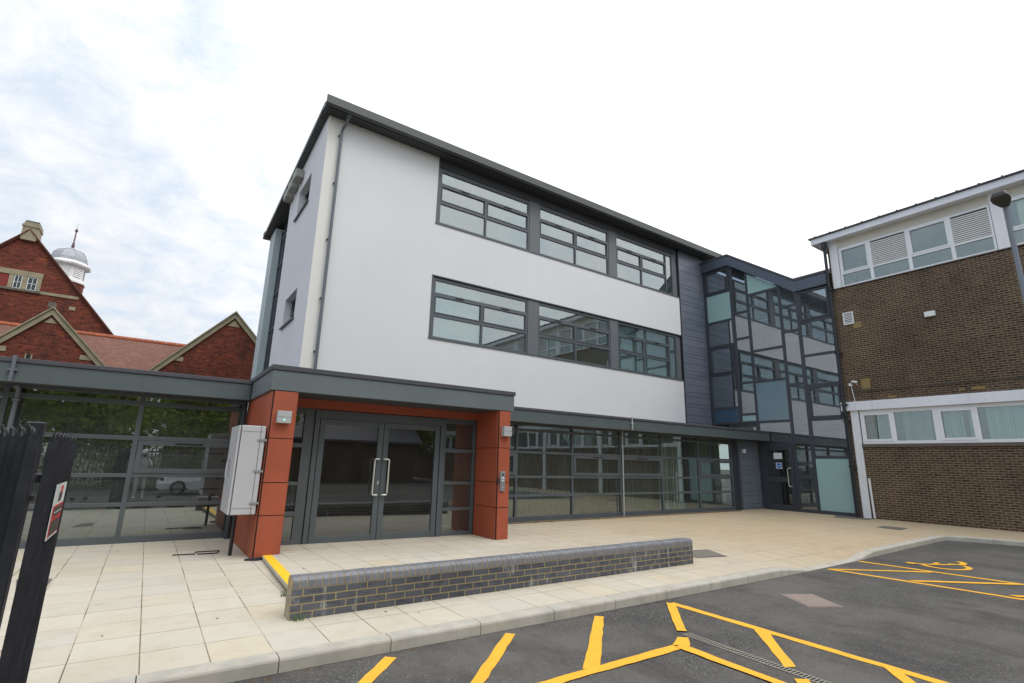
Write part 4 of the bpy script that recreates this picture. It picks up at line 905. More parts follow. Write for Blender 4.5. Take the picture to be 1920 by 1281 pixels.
# blinds in brown block
for y0, y1, mt, lb in ((7.17, 8.03, m_blindg, 'plain drawn blind in the first lower window by the corner post'), (6.2, 6.96, m_blindg, 'grey blind drawn across most of the second lower window of the brown block'),
                       (5.35, 5.78, m_blind, 'pale blind in the third lower window of the brown block'), (4.97, 5.2, m_blind, 'narrow pale blind bunch at the right of the third lower window of the brown block'), (3.0, 4.76, m_blind, 'pale green blind across the fourth lower window of the brown block'), (-2.0, 2.7, m_blindg, 'long grey blind in the lower windows at the far right of the brown block')):
    mb = MB(); y = y0
    while y < y1:
        a = random.uniform(.15, .6); dy, dx = math.cos(a)*.045, math.sin(a)*.045
        mb.prism([(XB+.18-dx, y-dy), (XB+.18+dx, y+dy), (XB+.183+dx, y+dy+.002), (XB+.183-dx, y-dy+.002)], lambda u, v, d: (u, v, d), 2.58, 3.66); y += .085
    solo(mb, 'vertical_blind', mt, lb, 'blind', 'vertical blinds in the windows')
mb = MB(); mb.box(XB+.12, XB+.14, -8, 3.1, 8.48, 9.95); solo(mb, 'roller_blind', pmat('cream_blind', lin(222, 220, 190), .9), 'cream roller blind behind the top windows right of the street lamp', 'blind')
# vent, alarm box, cctv
t = thing('air_vent', (XB, 8.12, 6.93), 'square white slatted air vent high on the brown brick wall', 'vent')
mb = MB(); rb(mb, PB, 7.94, 8.29, 6.95, 7.42, .0, .015)
for a, b, c, d in ((7.94, 7.98, 6.95, 7.42), (8.25, 8.29, 6.95, 7.42), (7.98, 8.25, 6.95, 6.99), (7.98, 8.25, 7.38, 7.42)): rb(mb, PB, a, b, c, d, .015, .04)
mb.build('frame', m_wcab, t); mb = MB(); z = 7.01
while z < 7.36: rb(mb, PB, 7.985, 8.245, z, z+.028, .017, .03); z += .062
mb.build('slats', m_wcab, t); mb = MB(); rb(mb, PB, 7.98, 8.25, 6.99, 7.38, .0151, .017); mb.build('recess', m_head, t)
mb = MB(); rb(mb, PB, 5.50, 5.80, 6.70, 6.88, 0, .10); solo(mb, 'bulkhead_light', m_wcab, 'plain white oblong light fitting midway along the brown brick wall', 'wall light', bevel=.02)
t = thing('security_camera', (XB, 8.2, 4.6), 'small white camera on a bracket with cable above the white band course', 'camera')
mb = MB(); mb.tube([(XB-.10, 8.30, 4.66), (XB-.05, 8.30, 4.62), (XB-.05, 8.28, 4.4), (XB-.06, 8.24, 4.1), (XB-.13, 8.24, 4.0), (XB-.13, 8.24, 3.74)], .012, 6); mb.build('cable', m_wcab, t)
mb = MB(); mb.tube([(XB-.22, 8.20, 4.77), (XB-.12, 8.08, 4.74)], .038, 10); mb.tube([(XB-.16, 8.12, 4.74), (XB, 8.12, 4.66)], .012, 6); mb.box(XB-.13, XB-.02, 8.27, 8.35, 4.62, 4.72); mb.build('housing', m_wcab, t)

# ------------------------------------------------------------------ gable fittings
t = thing('floodlight_cluster', (2.9, 17.8, 11), 'row of weathered grey floodlight boxes under the roof verge of the white gable', 'floodlight')
for y, z in ((17.05, 11.0), (17.75, 10.93), (18.45, 10.87)):
    mb = MB(); mb.box(2.70, 2.96, y, y+.55, z-.16, z+.14); mb.build('lamp_box', pmat('weathered_lamp', lin(158, 160, 152), .7, 0, .15), t, bevel=.02)

# ------------------------------------------------------------------ VICTORIAN SCHOOL
vs = thing('victorian_school', (-3, 30, 0), 'old red brick school with stone-coped gables and clay tiled roof behind the corridor', 'building')
def gable(ax_, az, sl, Y, half, zb=0, th=.35, w=.17, cm=None):
    P = PY(Y); pts = [(ax_-half, zb), (ax_+half, zb), (ax_+half, az-half*sl), (ax_, az), (ax_-half, az-half*sl)]
    mb = MB(); mb.prism(pts, P, -th, 0); mb.build('gable_wall', m_vic, vs)
    n = math.hypot(1, sl); mb = MB()
    for s in (-1, 1):
        q = [(ax_, az+.06), (ax_+s*half, az+.06-half*sl), (ax_+s*half, az+.06-half*sl-w*n), (ax_, az+.06-w*n)]
        mb.prism(q, P, -th-.1, .10)
        q = [(ax_, az+.14), (ax_+s*(half+.05), az+.14-(half+.05)*sl), (ax_+s*(half+.05), az+.07-(half+.05)*sl), (ax_, az+.07)]
        mb.prism(q, P, -th-.14, .17)
    mb.build('coping', cm or m_stone, vs)
    return P
PA = gable(-3.83, 6.93, 1.08, 26, 3.2)
mb = MB(); mb.prism([(-4.03, 6.42), (-3.63, 6.42), (-3.83, 6.64)], PA, -.02, .03); rb(mb, PA, -2.75, -2.38, 5.13, 5.31, -.02, .03); rb(mb, PA, -5.3, -4.88, 5.16, 5.35, -.02, .03)
for x in (-4.33, -4.16): rb(mb, PA, x, x+.04, 4.8, 5.15, -.02, .03)
mb.build('stone_block', m_stone, vs)
mb = MB(); rb(mb, PA, -4.29, -4.16, 4.8, 5.15, -.02, .01); mb.build('window', m_black, vs)
mb = MB(); rb(mb, PA, -4.02, -3.82, 7.02, 7.25, -.3, .05); mb.build('kneeler_stone', m_stone_d, vs)
PA2 = gable(2.38, 7.92, 1.08, 26, 3.6)
mb = MB(); mb.prism([(2.12, 7.34), (2.64, 7.34), (2.38, 7.64)], PA2, -.02, .03); rb(mb, PA2, .32, .66, 5.50, 5.68, -.02, .03); mb.build('stone_block', m_stone, vs)
mb = MB(); mb.prism([(26.0, 3.6), (29.0, 6.70), (29.1, 6.70), (29.1, 6.5), (26.0, 3.4)], lambda y, z, d: (d, y, z), -14, 9); mb.build('tiled_roof', m_tile, vs)
mb = MB(); mb.prism([(32.2, 3.6), (29.0, 6.70), (28.95, 6.5), (32.0, 3.4)], lambda y, z, d: (d, y, z), -14, 9); mb.build('tiled_roof', m_tile, vs)
mb = MB(); x = -14
while x < 9: mb.tube([(x, 29.03, 6.70), (x+.44, 29.03, 6.70)], .11, 8); x += .45
mb.build('ridge_tiles', m_ridge, vs)
for ax_, az, half in ((-3.83, 6.93, 3.2), (2.38, 7.92, 3.6)):      # cross-gable roofs
    mb = MB()
    for s in (-1, 1):
        mb.prism([(ax_, az-.12), (ax_+s*half, az-.12-half*1.08), (ax_+s*half, az-.24-half*1.08), (ax_, az-.24)], PY(26.3), -3.0, -.01)
    mb.build('tiled_roof', m_tile, vs)
mb = MB(); mb.box(-14, 9, 26.36, 26.5, 0, 3.6); mb.build('front_wall', m_vic, vs)
# big gable
PG = gable(-5.80, 11.14, 1.17, 30, 6.0, w=.04, cm=pmat('dark_brick_verge', lin(104, 66, 52), .9, 0, .25, 5))
mb = MB(); rb(mb, PG, -6.07, -5.53, 10.75, 11.35, -.7, .14); rb(mb, PG, -6.10, -5.50, 11.35, 11.45, -.75, .18); rb(mb, PG, -6.05, -5.52, 11.45, 11.58, -.7, .13)
mb.prism([(-6.05, 10.72), (-5.55, 10.72), (-5.80, 11.2)], PG, 0, .18); mb.build('apex_stone', m_stone, vs, bevel=.01)
mb = MB(); rb(mb, PG, -6.02, -5.56, 11.58, 11.66, -.65, .10); mb.build('lead_cap', m_stone_d, vs)
mb = MB(); rb(mb, PG, -9.0, -5.02, 9.10, 9.33, -.02, .06)
for x in (-6.10, -5.66, -5.16): rb(mb, PG, x, x+.13 if x > -5.2 else x+.15, 8.5, 9.10, -.02, .05)
mb.build('lintel_stone', m_stone, vs)
mb = MB(); rb(mb, PG, -9.0, -5.0, 8.40, 8.50, -.02, .09); mb.build('sill_stone', m_stone_d, vs)
mb = MB(); rb(mb, PG, -5.05, -3.66, 8.40, 8.53, -.02, .04); rb(mb, PG, -3.92, -3.70, 7.87, 8.03, -.02, .04); mb.build('string_course', m_stone, vs)
mb = MB(); rb(mb, PG, -7.0, -6.11, 8.5, 9.1, -.02, .02); mb.build('red_panel', pmat('red_door_panel', lin(128, 52, 44), .8), vs)
for x0, x1 in ((-5.94, -5.67), (-5.50, -5.17)):
    xm = (x0+x1)/2
    window(vs, PG, [(x0, x0+.03, 8.5, 9.1), (x1-.03, x1, 8.5, 9.1), (xm-.01, xm+.01, 8.5, 9.1)], [(x0, x1, 8.5, 8.53), (x0, x1, 9.06, 9.1), (x0, x1, 8.79, 8.81)], [], m_wpaint, m_glass_b, d=.03, depth=.02)
    mb = MB(); rb(mb, PG, x0, x1, 8.5, 9.1, .001, .008); mb.build('dark_pane', pmat('dark_old_pane', lin(44, 58, 58), .15), vs)
mb = MB()
for s in (-1, 1): mb.prism([(-5.8, 11.0), (-5.8+s*6, 11.0-6*1.17), (-5.8+s*6, 10.85-6*1.17), (-5.8, 10.85)], PY(30.3), -6, -.01)
mb.build('tiled_roof', m_tile, vs)
# cupola
CX, CY = -5.42, 38.0
mb = MB(); mb.lathe([(.92, 6), (.92, 11.05)], CX, CY, 8, R_(22.5)); cu = mb.build('cupola', m_vic, vs)
mb = MB(); mb.lathe([(.98, 11.06), (.98, 11.16), (.90, 11.22), (.88, 11.32), (.84, 11.34), (.84, 12.02)], CX, CY, 8, R_(22.5)); mb.build('drum', m_wpaint, cu)
mb = MB()
for i in range(8):
    a0 = R_(45*i); ca, sa = math.cos(a0), math.sin(a0); r = .84*math.cos(R_(22.5)); z = 11.42
    while z < 11.92:
        hw = .22; c0 = Vector((CX+ca*(r+.01), CY+sa*(r+.01), z)); tv = Vector((-sa, ca, 0)); o_ = Vector((ca*.035, sa*.035, -.0))
        vs_ = [c0-tv*hw+Vector((0, 0, .07)), c0+tv*hw+Vector((0, 0, .07)), c0+tv*hw+o_, c0-tv*hw+o_]; mb.add([*vs_, *[v-Vector((ca*.012, sa*.012, .012)) for v in vs_]], [(0,1,2,3),(7,6,5,4),(0,4,5,1),(1,5,6,2),(2,6,7,3),(3,7,4,0)]); z += .10
mb.build('louvres', m_wpaint, cu)
mb = MB(); mb.lathe([(.86, 12.0), (1.06, 12.06), (1.10, 12.14), (1.08, 12.2), (.92, 12.28), (.86, 12.34)], CX, CY, 8, R_(22.5)); mb.build('cornice', m_wpaint, cu)
mb = MB(); mb.lathe([(.86, 12.33), (.84, 12.55), (.76, 12.80), (.60, 12.98), (.36, 13.10), (.12, 13.16), (.08, 13.25)], CX, CY, 8, R_(22.5))
dm_ = mb.build('dome', m_lead, cu)
mb = MB()
for i in range(8):
    a0 = R_(22.5+45*i); mb.tube([(CX+r*math.cos(a0), CY+r*math.sin(a0), z) for r, z in ((.87, 12.35), (.85, 12.55), (.77, 12.80), (.61, 12.99), (.37, 13.11), (.10, 13.18))], .018, 5)
mb.build('lead_rolls', m_lead, cu)
mb = MB(); mb.tube([(CX, CY, 13.15), (CX, CY, 13.3), (CX, CY, 13.34), (CX, CY, 13.5), (CX, CY, 13.54), (CX, CY, 13.58), (CX, CY, 14.25), (CX, CY, 14.27), (CX, CY, 14.36), (CX, CY, 14.44), (CX, CY, 14.47), (CX, CY, 14.8)], [.07, .06, .09, .05, .075, .04, .028, .05, .085, .05, .012, .006], 8)
mb.build('finial', m_finial, cu, smooth=True)

# ------------------------------------------------------------------ STREET LAMP
LX, LY, LZ0 = 13.86, 2.20, 7.04
t = thing('street_lamp', (LX, LY, -.11), 'grey street lamp column with dark shovel-shaped lantern in front of the brown brick block', 'street lamp')
mb = MB(); mb.tube([(LX+.05, LY, -.11), (LX+.05, LY, 1.3), (LX+.04, LY, 1.36), (LX, LY, LZ0)], [.085, .085, .052, .042], 14); mb.build('column', m_pole, t, smooth=False)
mb = MB(); prof = [(.10, .045, .09, -.02), (-.04, .085, .16, -.05), (-.22, .15, .19, -.015), (-.36, .155, .18, .015), (-.46, .115, .15, .05)]
vs2 = []
for x, w, zt, zb in prof:
    x += LX; zt += LZ0; zb += LZ0
    vs2 += [(x, LY-w, zb+.03), (x, LY-w*.75, zt), (x, LY+w*.75, zt), (x, LY+w, zb+.03), (x, LY+w*.7, zb), (x, LY-w*.7, zb)]
fs2 = [tuple(range(6))[::-1], tuple(range(24, 30))]+[(i*6+k, i*6+(k+1) % 6, (i+1)*6+(k+1) % 6, (i+1)*6+k) for i in range(4) for k in range(6)]
mb.add(vs2, fs2); mb.build('lantern', m_head, t, bevel=.02)
mb = MB(); mb.prism([(-.10, -.07), (-.10, .07), (-.40, .09), (-.40, -.09)], lambda x, y, d: (LX+x, LY+y, LZ0+d-.1-x*.22), .04, .055); mb.build('lens', pmat('lantern_lens', lin(112, 108, 100), .2), t)

# ------------------------------------------------------------------ PALISADE GATE (left)
def pale(mb, x, y, ang, zb=-.06, zt=1.72, w=.066):
    c, s = math.cos(ang), math.sin(ang)
    pr = [(-w/2, 0), (-w/2+.012, .034), (-.014, .012), (0, .030), (.014, .012), (w/2-.012, .034), (w/2, 0)]
    pf = pr+[(a, b-.004) for a, b in pr[::-1]]
    T = lambda u, v, z: (x+u*c-v*s, y+u*s+v*c, z)
    n = len(pf); zs = zt-.055; mb.add([T(a, b, zb) for a, b in pf]+[T(a, b, zs) for a, b in pf], [tuple(range(n))[::-1], tuple(range(n, 2*n))]+[(i, (i+1) % n, (i+1) % n+n, i+n) for i in range(n)])
    # triple-pointed head, the points splayed and hooked outwards
    for u0, u1, tip, lean, h in ((-w/2, -w/6, -w/2-.012, .012, -.006), (-w/6, w/6, 0, .042, .014), (w/6, w/2, w/2+.012, .012, -.006)):
        m = (u0+u1)/2; um = m*.5+tip*.5; zt_ = zt+h; zm = zt-.022
        A = [T(u0, .012, zs-.01), T(u1, .012, zs-.01), T(u1, .004, zs-.01), T(u0, .004, zs-.01), T(um-.007, .012+lean*.35, zm), T(um+.007, .012+lean*.35, zm), T(um+.007, .004+lean*.35, zm), T(um-.007, .004+lean*.35, zm), T(tip, lean+.006, zt_)]
        mb.add(A, [(0, 1, 5, 4), (1, 2, 6, 5), (2, 3, 7, 6), (3, 0, 4, 7), (4, 5, 8), (5, 6, 8), (6, 7, 8), (7, 4, 8), (3, 2, 1, 0)])
def gate(name, p0, p1, n, label, post=None, side=1):
    a = math.atan2(p1[1]-p0[1], p1[0]-p0[0])
    t = thing(name, (p0[0], p0[1], -.1), label, 'gate')
    for i in range(n):
        f = i/(n-1) if n > 1 else 0
        mb = MB(); pale(mb, p0[0]+(p1[0]-p0[0])*f, p0[1]+(p1[1]-p0[1])*f, a+(math.pi if side < 0 else 0)+(random.uniform(-.10, .10) if post else 0)); mb.build('pale', m_palis, t)
    nx, ny = -math.sin(a)*-.02*side, math.cos(a)*-.02*side
    for z in (.25, 1.42):
        mb = MB(); dx, dy = p1[0]-p0[0], p1[1]-p0[1]
        mb.prism([(0, -.012), (.88, -.012), (.88, .012), (0, .012)], lambda u, v, d: (p0[0]+dx*u+nx-math.sin(a)*v, p0[1]+dy*u+ny+math.cos(a)*v, d), z, z+.045); mb.build('rail', m_palis, t)
    if post:
        mb = MB(); mb.box(post[0]-.04, post[0]+.04, post[1]-.04, post[1]+.04, -.11, post[2]); mb.build('post', m_palis, t, bevel=.006)
        for z in (1.36,):
            mb = MB(); mb.box(post[0]+.04, post[0]+.06, post[1]-.03, post[1]+.03, z-.03, z+.0); mb.build('hinge', m_black, t)
    return t
gate('palisade_gate', (-.478, 4.09), (-.474, 5.05), 7, 'black palisade gate leaf carrying the red and white sign, folded back edge-on', side=-1)
gate('palisade_gate', (-.725, 3.95), (-.432, 3.25), 7, 'near black palisade gate leaf with its box-section post at the left edge', post=(-.535, 3.92, 1.757), side=-1)
t = thing('warning_sign', (-.45, 4.6, 1.06), 'small white sign with a padlock emblem over red panels, cable-tied to the black gate', 'sign')
PSn = PX(-.450); SX = lambda u, z, d: (-.436+d, u, z)
mb = MB(); mb.prism([(4.37, 1.06), (4.85, 1.06), (4.85, 1.395), (4.37, 1.395)], SX, 0, .004); mb.build('board', m_signwht, t)
mb = MB(); mb.prism([(4.39, 1.075), (4.84, 1.075), (4.84, 1.262), (4.39, 1.262)], SX, .004, .0055); mb.build('red_field', m_signred, t)
mb = MB(); mb.prism([(4.44, 1.195), (4.80, 1.195), (4.80, 1.25), (4.44, 1.25)], SX, .0055, .007); mb.prism([(4.42, 1.082), (4.81, 1.082), (4.81, 1.168), (4.42, 1.168)], SX, .0055, .007); mb.build('dark_panel', m_signblk, t)
mb = MB(); mb.prism([(4.55, 1.28), (4.66, 1.28), (4.70, 1.30), (4.70, 1.34), (4.58, 1.345), (4.55, 1.33)], SX, .004, .0055); mb.build('padlock_body', m_signblk, t)
mb = MB(); mb.tube([(-.431, 4.59, 1.34), (-.431, 4.60, 1.372), (-.431, 4.63, 1.38), (-.431, 4.66, 1.37), (-.431, 4.665, 1.34)], .004, 6); mb.build('padlock_shackle', m_signred, t)
mb = MB()
for k_ in range(5): mb.prism([(4.46+.07*k_, 1.215), (4.50+.07*k_, 1.215), (4.50+.07*k_, 1.222), (4.46+.07*k_, 1.222)], SX, .007, .008)
mb.build('lettering', m_signwht, t)

# ------------------------------------------------------------------ BEHIND THE CAMERA (seen in the glass)
def leafmesh(n, rx, rz, seed):
    rnd = random.Random(seed); mb = MB(); cl = []
    for _ in range(26):
        th, ph = rnd.uniform(0, 6.283), math.acos(rnd.uniform(-1, 1)); rr = rnd.uniform(.45, .95)
        cl.append(Vector((rx*rr*math.sin(ph)*math.cos(th), rx*rr*math.sin(ph)*math.sin(th), rz*rr*math.cos(ph))))
    for i in range(n):
        c = rnd.choice(cl); p = c+Vector((rnd.gauss(0, rx*.19), rnd.gauss(0, rx*.19), rnd.gauss(0, rz*.15)))
        u = Vector((rnd.gauss(0, 1), rnd.gauss(0, 1), rnd.gauss(0, 1))).normalized(); w = u.cross(Vector((rnd.gauss(0, 1), rnd.gauss(0, 1), rnd.gauss(0, 1)))).normalized()
        s = rnd.uniform(.12, .25); mb.add([p-u*s, p-w*s*.5, p+u*s, p+w*s*.5], [(0, 1, 2, 3)])
    return mb
def tree(x, y, h, label, seed, rx):
    t = thing('broadleaf_tree', (x, y, -.11), label, 'tree', 'broadleaf trees behind the car park')
    mb = MB(); mb.tube([(x, y, -.15), (x+.05, y, h*.3), (x-.1, y+.1, h*.6), (x, y, h*.85)], [.24, .19, .12, .04], 10)
    for i in range(5):
        a = i*1.3+seed; mb.tube([(x, y, h*(.3+.07*i)), (x+math.cos(a)*rx*.4, y+math.sin(a)*rx*.4, h*(.5+.07*i)), (x+math.cos(a)*rx*.75, y+math.sin(a)*rx*.75, h*(.6+.06*i))], [.09, .06, .02], 6)
    mb.build('trunk', m_bark, t)
    cb_ = leafmesh(8000, rx, h*.42, seed); cb_.v = [(v[0]+x, v[1]+y, v[2]+h*.58) for v in cb_.v]; cb_.build('crown', m_leafA, t, fix=False)
for i, (x, y, h, rx, lb) in enumerate(((-17, -9, 8, 3.4, 'round green tree farthest left behind the fence, mirrored in the corridor glass'), (-12, -10, 9.5, 3.8, 'tall spreading tree mirrored in the left corridor panes'),
        (-6.5, -9.5, 8.5, 3.6, 'bushy tree mirrored behind the gate in the corridor glass'), (-1.5, -10.5, 9, 3.6, 'broad tree mirrored beside the photographer in the corridor glass'), (4, -11, 8, 3.2, 'smaller round tree mirrored near the utility cabinet'), (17, -21, 9, 3.5, 'lone tree beyond the brick outbuilding'))):
    tree(x, y, h, lb, i+3, rx)
hg = MB(); rnd = random.Random(5)
for i in range(14000):
    p = Vector((rnd.uniform(-22, 6), -8+rnd.gauss(0, .35), rnd.uniform(-.1, 3.6)+rnd.gauss(0, .12))); u = Vector((rnd.gauss(0, 1), rnd.gauss(0, 1), rnd.gauss(0, 1))).normalized(); w = u.cross(Vector((rnd.gauss(0, 1), rnd.gauss(0, 1), 1))).normalized()
    s = rnd.uniform(.05, .12); hg.add([p-u*s, p-w*s*.5, p+u*s, p+w*s*.5], [(0, 1, 2, 3)])
solo(hg, 'hedge', m_leafA, 'long leafy hedge behind the car park fence, seen mirrored in the glass', 'hedge', fix=False)
m_fgreen = pmat('green_grey_fence_paint', lin(96, 104, 92), .6)
t = thing('palisade_fence', (-6, -6.5, -.11), 'grey palisade fence along the far side of the car park, seen mirrored in the glass', 'fence')
mb = MB(); x = -20.0
while x < 6: mb.box(x, x+.05, -6.51, -6.49, -.1, 1.85); x += .155
setp(mb.build('pales', m_fgreen, t), kind='stuff')
for z in (.3, 1.5):
    mb = MB(); mb.box(-20, 6, -6.56, -6.52, z, z+.05); mb.build('rail', m_galv, t)
# brick outbuilding reflected in the doors
t = thing('brick_outbuilding', (13, -17, -.11), 'dark brown brick outbuilding with a slate roof, seen mirrored in the entrance doors', 'building')
mb = MB(); mb.box(6, 17, -17, -16.7, -.1, 3.0); mb.box(6, 17, -23, -22.7, -.1, 3); mb.build('wall', m_brnx, t)
mb = MB(); mb.box(6, 6.3, -22.7, -17, -.1, 3.0); mb.box(16.7, 17, -22.7, -17, -.1, 3); mb.build('wall', m_brn, t)
mb = MB(); mb.prism([(-16.4, 2.9), (-19.85, 5.2), (-23.3, 2.9), (-23.3, 2.75), (-16.4, 2.75)], lambda y, z, d: (d, y, z), 5.6, 17.4); mb.build('roof', m_slate, t)
window(t, lambda u, z, d: (u, -16.7+d, z), [(8, 8.08, 1, 2.2), (9.4, 9.48, 1, 2.2)], [(8, 9.48, 1, 1.08), (8, 9.48, 2.12, 2.2)], [(8.02, 9.45, 1.02, 2.18)], m_wpaint, m_glass_b, gd=-.02)
mb = MB(); mb.box(12, 12.9, -16.7, -16.66, -.1, 2.0); mb.build('door', pmat('brown_door', lin(70, 54, 46), .5), t)
# tall brick hall farther left
t = thing('brick_hall', (2, -26, -.11), 'tall dark brown brick hall beyond the trees, seen mirrored in the entrance doors', 'building')
mb = MB(); mb.box(1, 9, -24.3, -24, -.1, 7.5); mb.build('wall', m_brnx, t)
mb = MB(); mb.box(1, 1.3, -30, -24.3, -.1, 7.5); mb.box(8.7, 9, -30, -24.3, -.1, 7.5); mb.build('wall', m_brn, t)
mb = MB(); mb.prism([(-23.7, 7.4), (-27, 10), (-30.3, 7.4)], lambda y, z, d: (d, y, z), .6, 9.4); mb.build('roof', m_slate, t)

# white hatchback parked behind the photographer -----------------------------------
def car():
    t = thing('parked_car', (2.62, -3.45, -.11), 'white hatchback parked behind the photographer, mirrored in the corridor glass', 'car')
    o = Vector((2.62, -3.45, -.11)); w2 = .88
    # side outline x: -2.1 (nose, towards -X) .. 2.1
    sec = [(-2.10, .30, .62, .70), (-1.95, .22, .74, .80), (-1.2, .20, .92, .86), (-.75, .20, .98, .88), (.1, .20, 1.0, .88), (1.2, .20, 1.02, .88), (1.85, .24, 1.0, .84), (2.08, .34, .86, .74)]
    mb = MB(); vs3 = []; fs3 = []
    for x, zb, zt, w in sec: vs3 += [(x, -w*.92, zb), (x, -w, (zb+zt)*.5), (x, -w*.93, zt-.04), (x, -w*.72, zt), (x, w*.72, zt), (x, w*.93, zt-.04), (x, w, (zb+zt)*.5), (x, w*.92, zb)]
    for i in range(len(sec)-1):
        for k in range(8): fs3.append((i*8+k, i*8+(k+1) % 8, (i+1)*8+(k+1) % 8, (i+1)*8+k))
    fs3 += [tuple(range(8))[::-1], tuple(range(56, 64))]; mb.add([Vector(v)+o for v in vs3], fs3)
    wm_ = pmat('white_car_paint', lin(232, 234, 236), .2, 0, .02); body = mb.build('body', wm_, t, bevel=.03)
    cs = [(-.85, .98, .80, .98), (-.15, 1.42, .66, .99), (.9, 1.47, .66, 1.0), (1.75, 1.34, .62, 1.0), (1.98, .98, .74, .98)]
    mb = MB(); vs3 = []; fs3 = []
    for x, zt, w, zb in cs: vs3 += [(x, -.80, zb-.03), (x, -w, zt), (x, w, zt), (x, .80, zb-.03)]
    for i in range(4):
        for k in range(4): fs3.append((i*4+k, i*4+(k+1) % 4, (i+1)*4+(k+1) % 4, (i+1)*4+k))
    fs3 += [(3, 2, 1, 0), (16, 17, 18, 19)]; mb.add([Vector(v)+o for v in vs3], fs3)
    mb.build('windows', pmat('dark_car_glass', lin(34, 40, 44), .06), t)
    mb = MB(); mb.add([Vector(v)+o for v in ((-.15, -.67, 1.425), (-.15, .67, 1.425), (.9, .67, 1.48), (.9, -.67, 1.48), (1.75, -.63, 1.35), (1.75, .63, 1.35))], [(0, 1, 2, 3), (3, 2, 5, 4)]); mb.build('roof', wm_, t)
    for x in (-1.32, 1.28):
        for s in (-1, 1):
            mb = MB(); c = o+Vector((x, s*.80, .31)); mb.tube([c+Vector((0, -.10, 0)), c+Vector((0, .10, 0))], .31, 24); wh = mb.build('wheel', m_black, t)
            mb = MB(); mb.tube([c+Vector((0, s*.08, 0)), c+Vector((0, s*.106, 0))], .20, 16); mb.build('rim', m_galv, wh)
    for s in (-1, 1):
        mb = MB(); mb.box(o.x-2.09, o.x-1.86, o.y+s*.5-.16, o.y+s*.5+.16, o.z+.62, o.z+.75); mb.build('headlight', m_galv, t)
car()
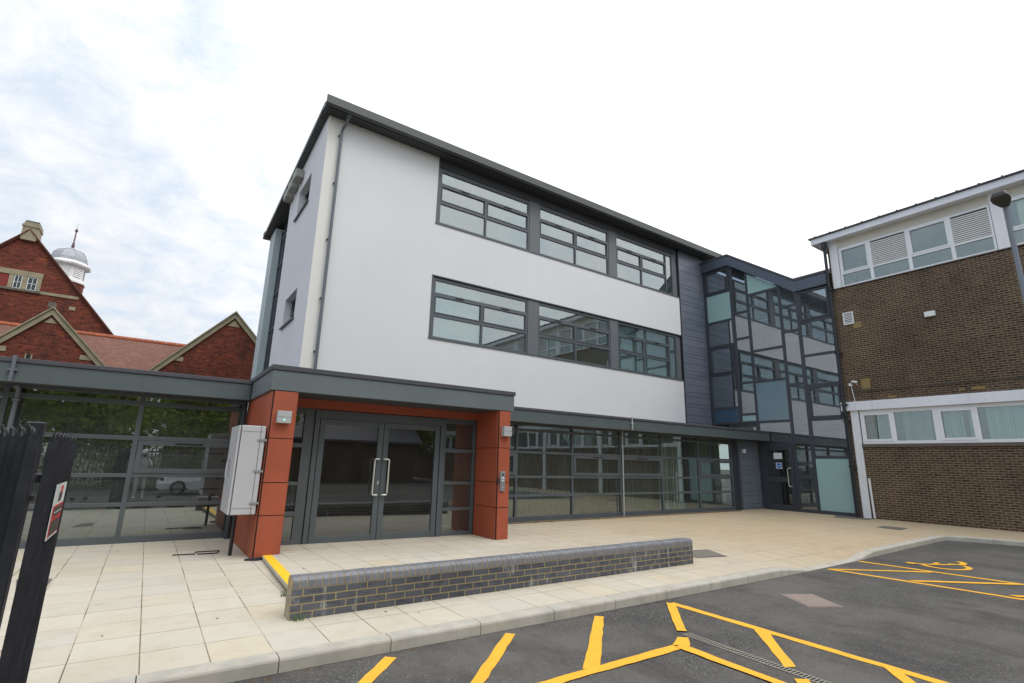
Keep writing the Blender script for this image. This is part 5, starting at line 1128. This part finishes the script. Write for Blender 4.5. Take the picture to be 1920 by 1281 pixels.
# photographer standing at the camera's tripod spot, raised hands holding a camera ------
def person():
    import bmesh
    t = thing('person', (-.06, -.36, -.11), 'photographer in a white shirt and pale cap holding up a camera, mirrored in glass', 'person')
    B = Vector((-.06, -.36, -.11))
    J = [(0, 0, .95, .14, .11), (0, 0, 1.15, .14, .10), (0, .01, 1.38, .17, .11), (0, .02, 1.50, .06, .06), (0, .04, 1.58, .06, .06), (0, .05, 1.68, .095, .11), (0, .05, 1.77, .07, .08)]
    V, Ed, Rr = [], [], []
    def add(p, r, par):
        V.append(B+Vector(p)); Rr.append(r); i = len(V)-1
        if par is not None: Ed.append((par, i))
        return i
    ids = []; pv_ = None
    for x, y, z, r1, r2 in J: pv_ = add((x, y, z), (r1, r2), pv_); ids.append(pv_)
    for s in (-1, 1):
        h = add((s*.10, 0, .88), (.09, .09), ids[0]); k = add((s*.12, .02, .50), (.06, .06), h); a = add((s*.13, 0, .10), (.042, .042), k); add((s*.14, .13, .04), (.04, .03), a)
        sh = add((s*.19, .0, 1.42), (.06, .06), ids[2]); el = add((s*.27, .10, 1.20), (.045, .045), sh); wr = add((s*.10, .30, 1.50), (.03, .03), el); ha = add((s*.06, .33, 1.56), (.032, .022), wr)
        for q in range(4): add((s*(.05-.004*q), .37-.012*q, 1.60+.018*q), (.009, .009), ha)
        add((s*.085, .35, 1.60), (.010, .010), ha)
    me = bpy.data.meshes.new('body'); me.from_pydata(V, Ed, []); o = bpy.data.objects.new('body', me); COL.objects.link(o)
    sk = o.modifiers.new('Skin', 'SKIN'); sk.use_smooth_shade = True
    for i, r in enumerate(Rr): me.skin_vertices[0].data[i].radius = r
    me.skin_vertices[0].data[0].use_root = True
    ss = o.modifiers.new('Subsurf', 'SUBSURF'); ss.levels = 1; ss.render_levels = 1
    me.materials.append(pmat('white_shirt_and_skin', lin(206, 200, 200), .8)); attach(o, t)
    mb = MB(); c = B+Vector((0, .05, 1.74)); mb.lathe([(.115, c.z-.03), (.118, c.z+.02), (.10, c.z+.075), (.06, c.z+.105), (.01, c.z+.115)], c.x, c.y, 16); mb.box(c.x-.07, c.x+.07, c.y+.08, c.y+.18, c.z-.02, c.z-.008); mb.build('cap', m_wpaint, t)
    mb = MB(); c = B+Vector((0, .36, 1.60)); mb.box(c.x-.07, c.x+.07, c.y-.03, c.y+.0, c.z-.045, c.z+.045); mb.build('handheld_camera', m_black, t)
person()

wd = MB(); rnd = random.Random(4)
for (wx, wy) in ((9.55, 11.74), (8.95, 11.72), (11.3, 11.75), (1.58, 6.9), (1.5, 5.84)):
    for i in range(16):
        a = rnd.uniform(0, 6.28); h = rnd.uniform(.03, .09); q = rnd.uniform(.01, .05); x0, y0 = wx+rnd.uniform(-.05, .05), wy+rnd.uniform(-.02, .02)
        wd.add([(x0-.004, y0, 0), (x0+.004, y0, 0), (x0+math.cos(a)*q+.002, y0+math.sin(a)*q, h), (x0+math.cos(a)*q-.002, y0+math.sin(a)*q, h)], [(0, 1, 2, 3)])
setp(wd.build('weeds', pmat('weed_leaf', lin(92, 112, 60), .7), fix=False), 'small tufts of green weeds growing from joints beside the timber edging and low wall', 'weeds', kind='stuff')
# fallen leaves and grit by the kerb
lf = MB(); rnd = random.Random(9)
for i in range(46):
    x = rnd.uniform(.6, 9.0); y = 4.84-abs(rnd.gauss(0, .03)); s = rnd.uniform(.004, .012)
    lf.add([(x-s, y-s, ZR+.003), (x+s, y-s*.6, ZR+.003), (x+s*.5, y+s, ZR+.003+s), (x-s*.7, y+s*.5, ZR+.003+s*.5)], [(0, 1, 2, 3), (0, 3, 2, 1)][:1])
for i in range(70):
    x = rnd.uniform(-.3, 16); y = rnd.uniform(5.1, 11.5); s = rnd.uniform(.006, .016)
    if y > 5.8 and y < 6.2: continue
    z = (zpl(x, y) if 1.7 < x < 8 and 6.2 < y < 10.3 else zpave(x, y))+.004
    lf.add([(x-s, y-s*.5, z), (x+s, y-s*.6, z), (x+s*.5, y+s*.7, z+s*.4), (x-s*.7, y+s*.5, z+s*.2)], [(0, 1, 2, 3)])
setp(lf.build('fallen_leaves', pmat('dry_leaf', lin(104, 76, 50), .9, 0, .4, 20)), 'scattered dry leaf scraps and grit on the paving and by the kerb', 'leaves', kind='stuff')
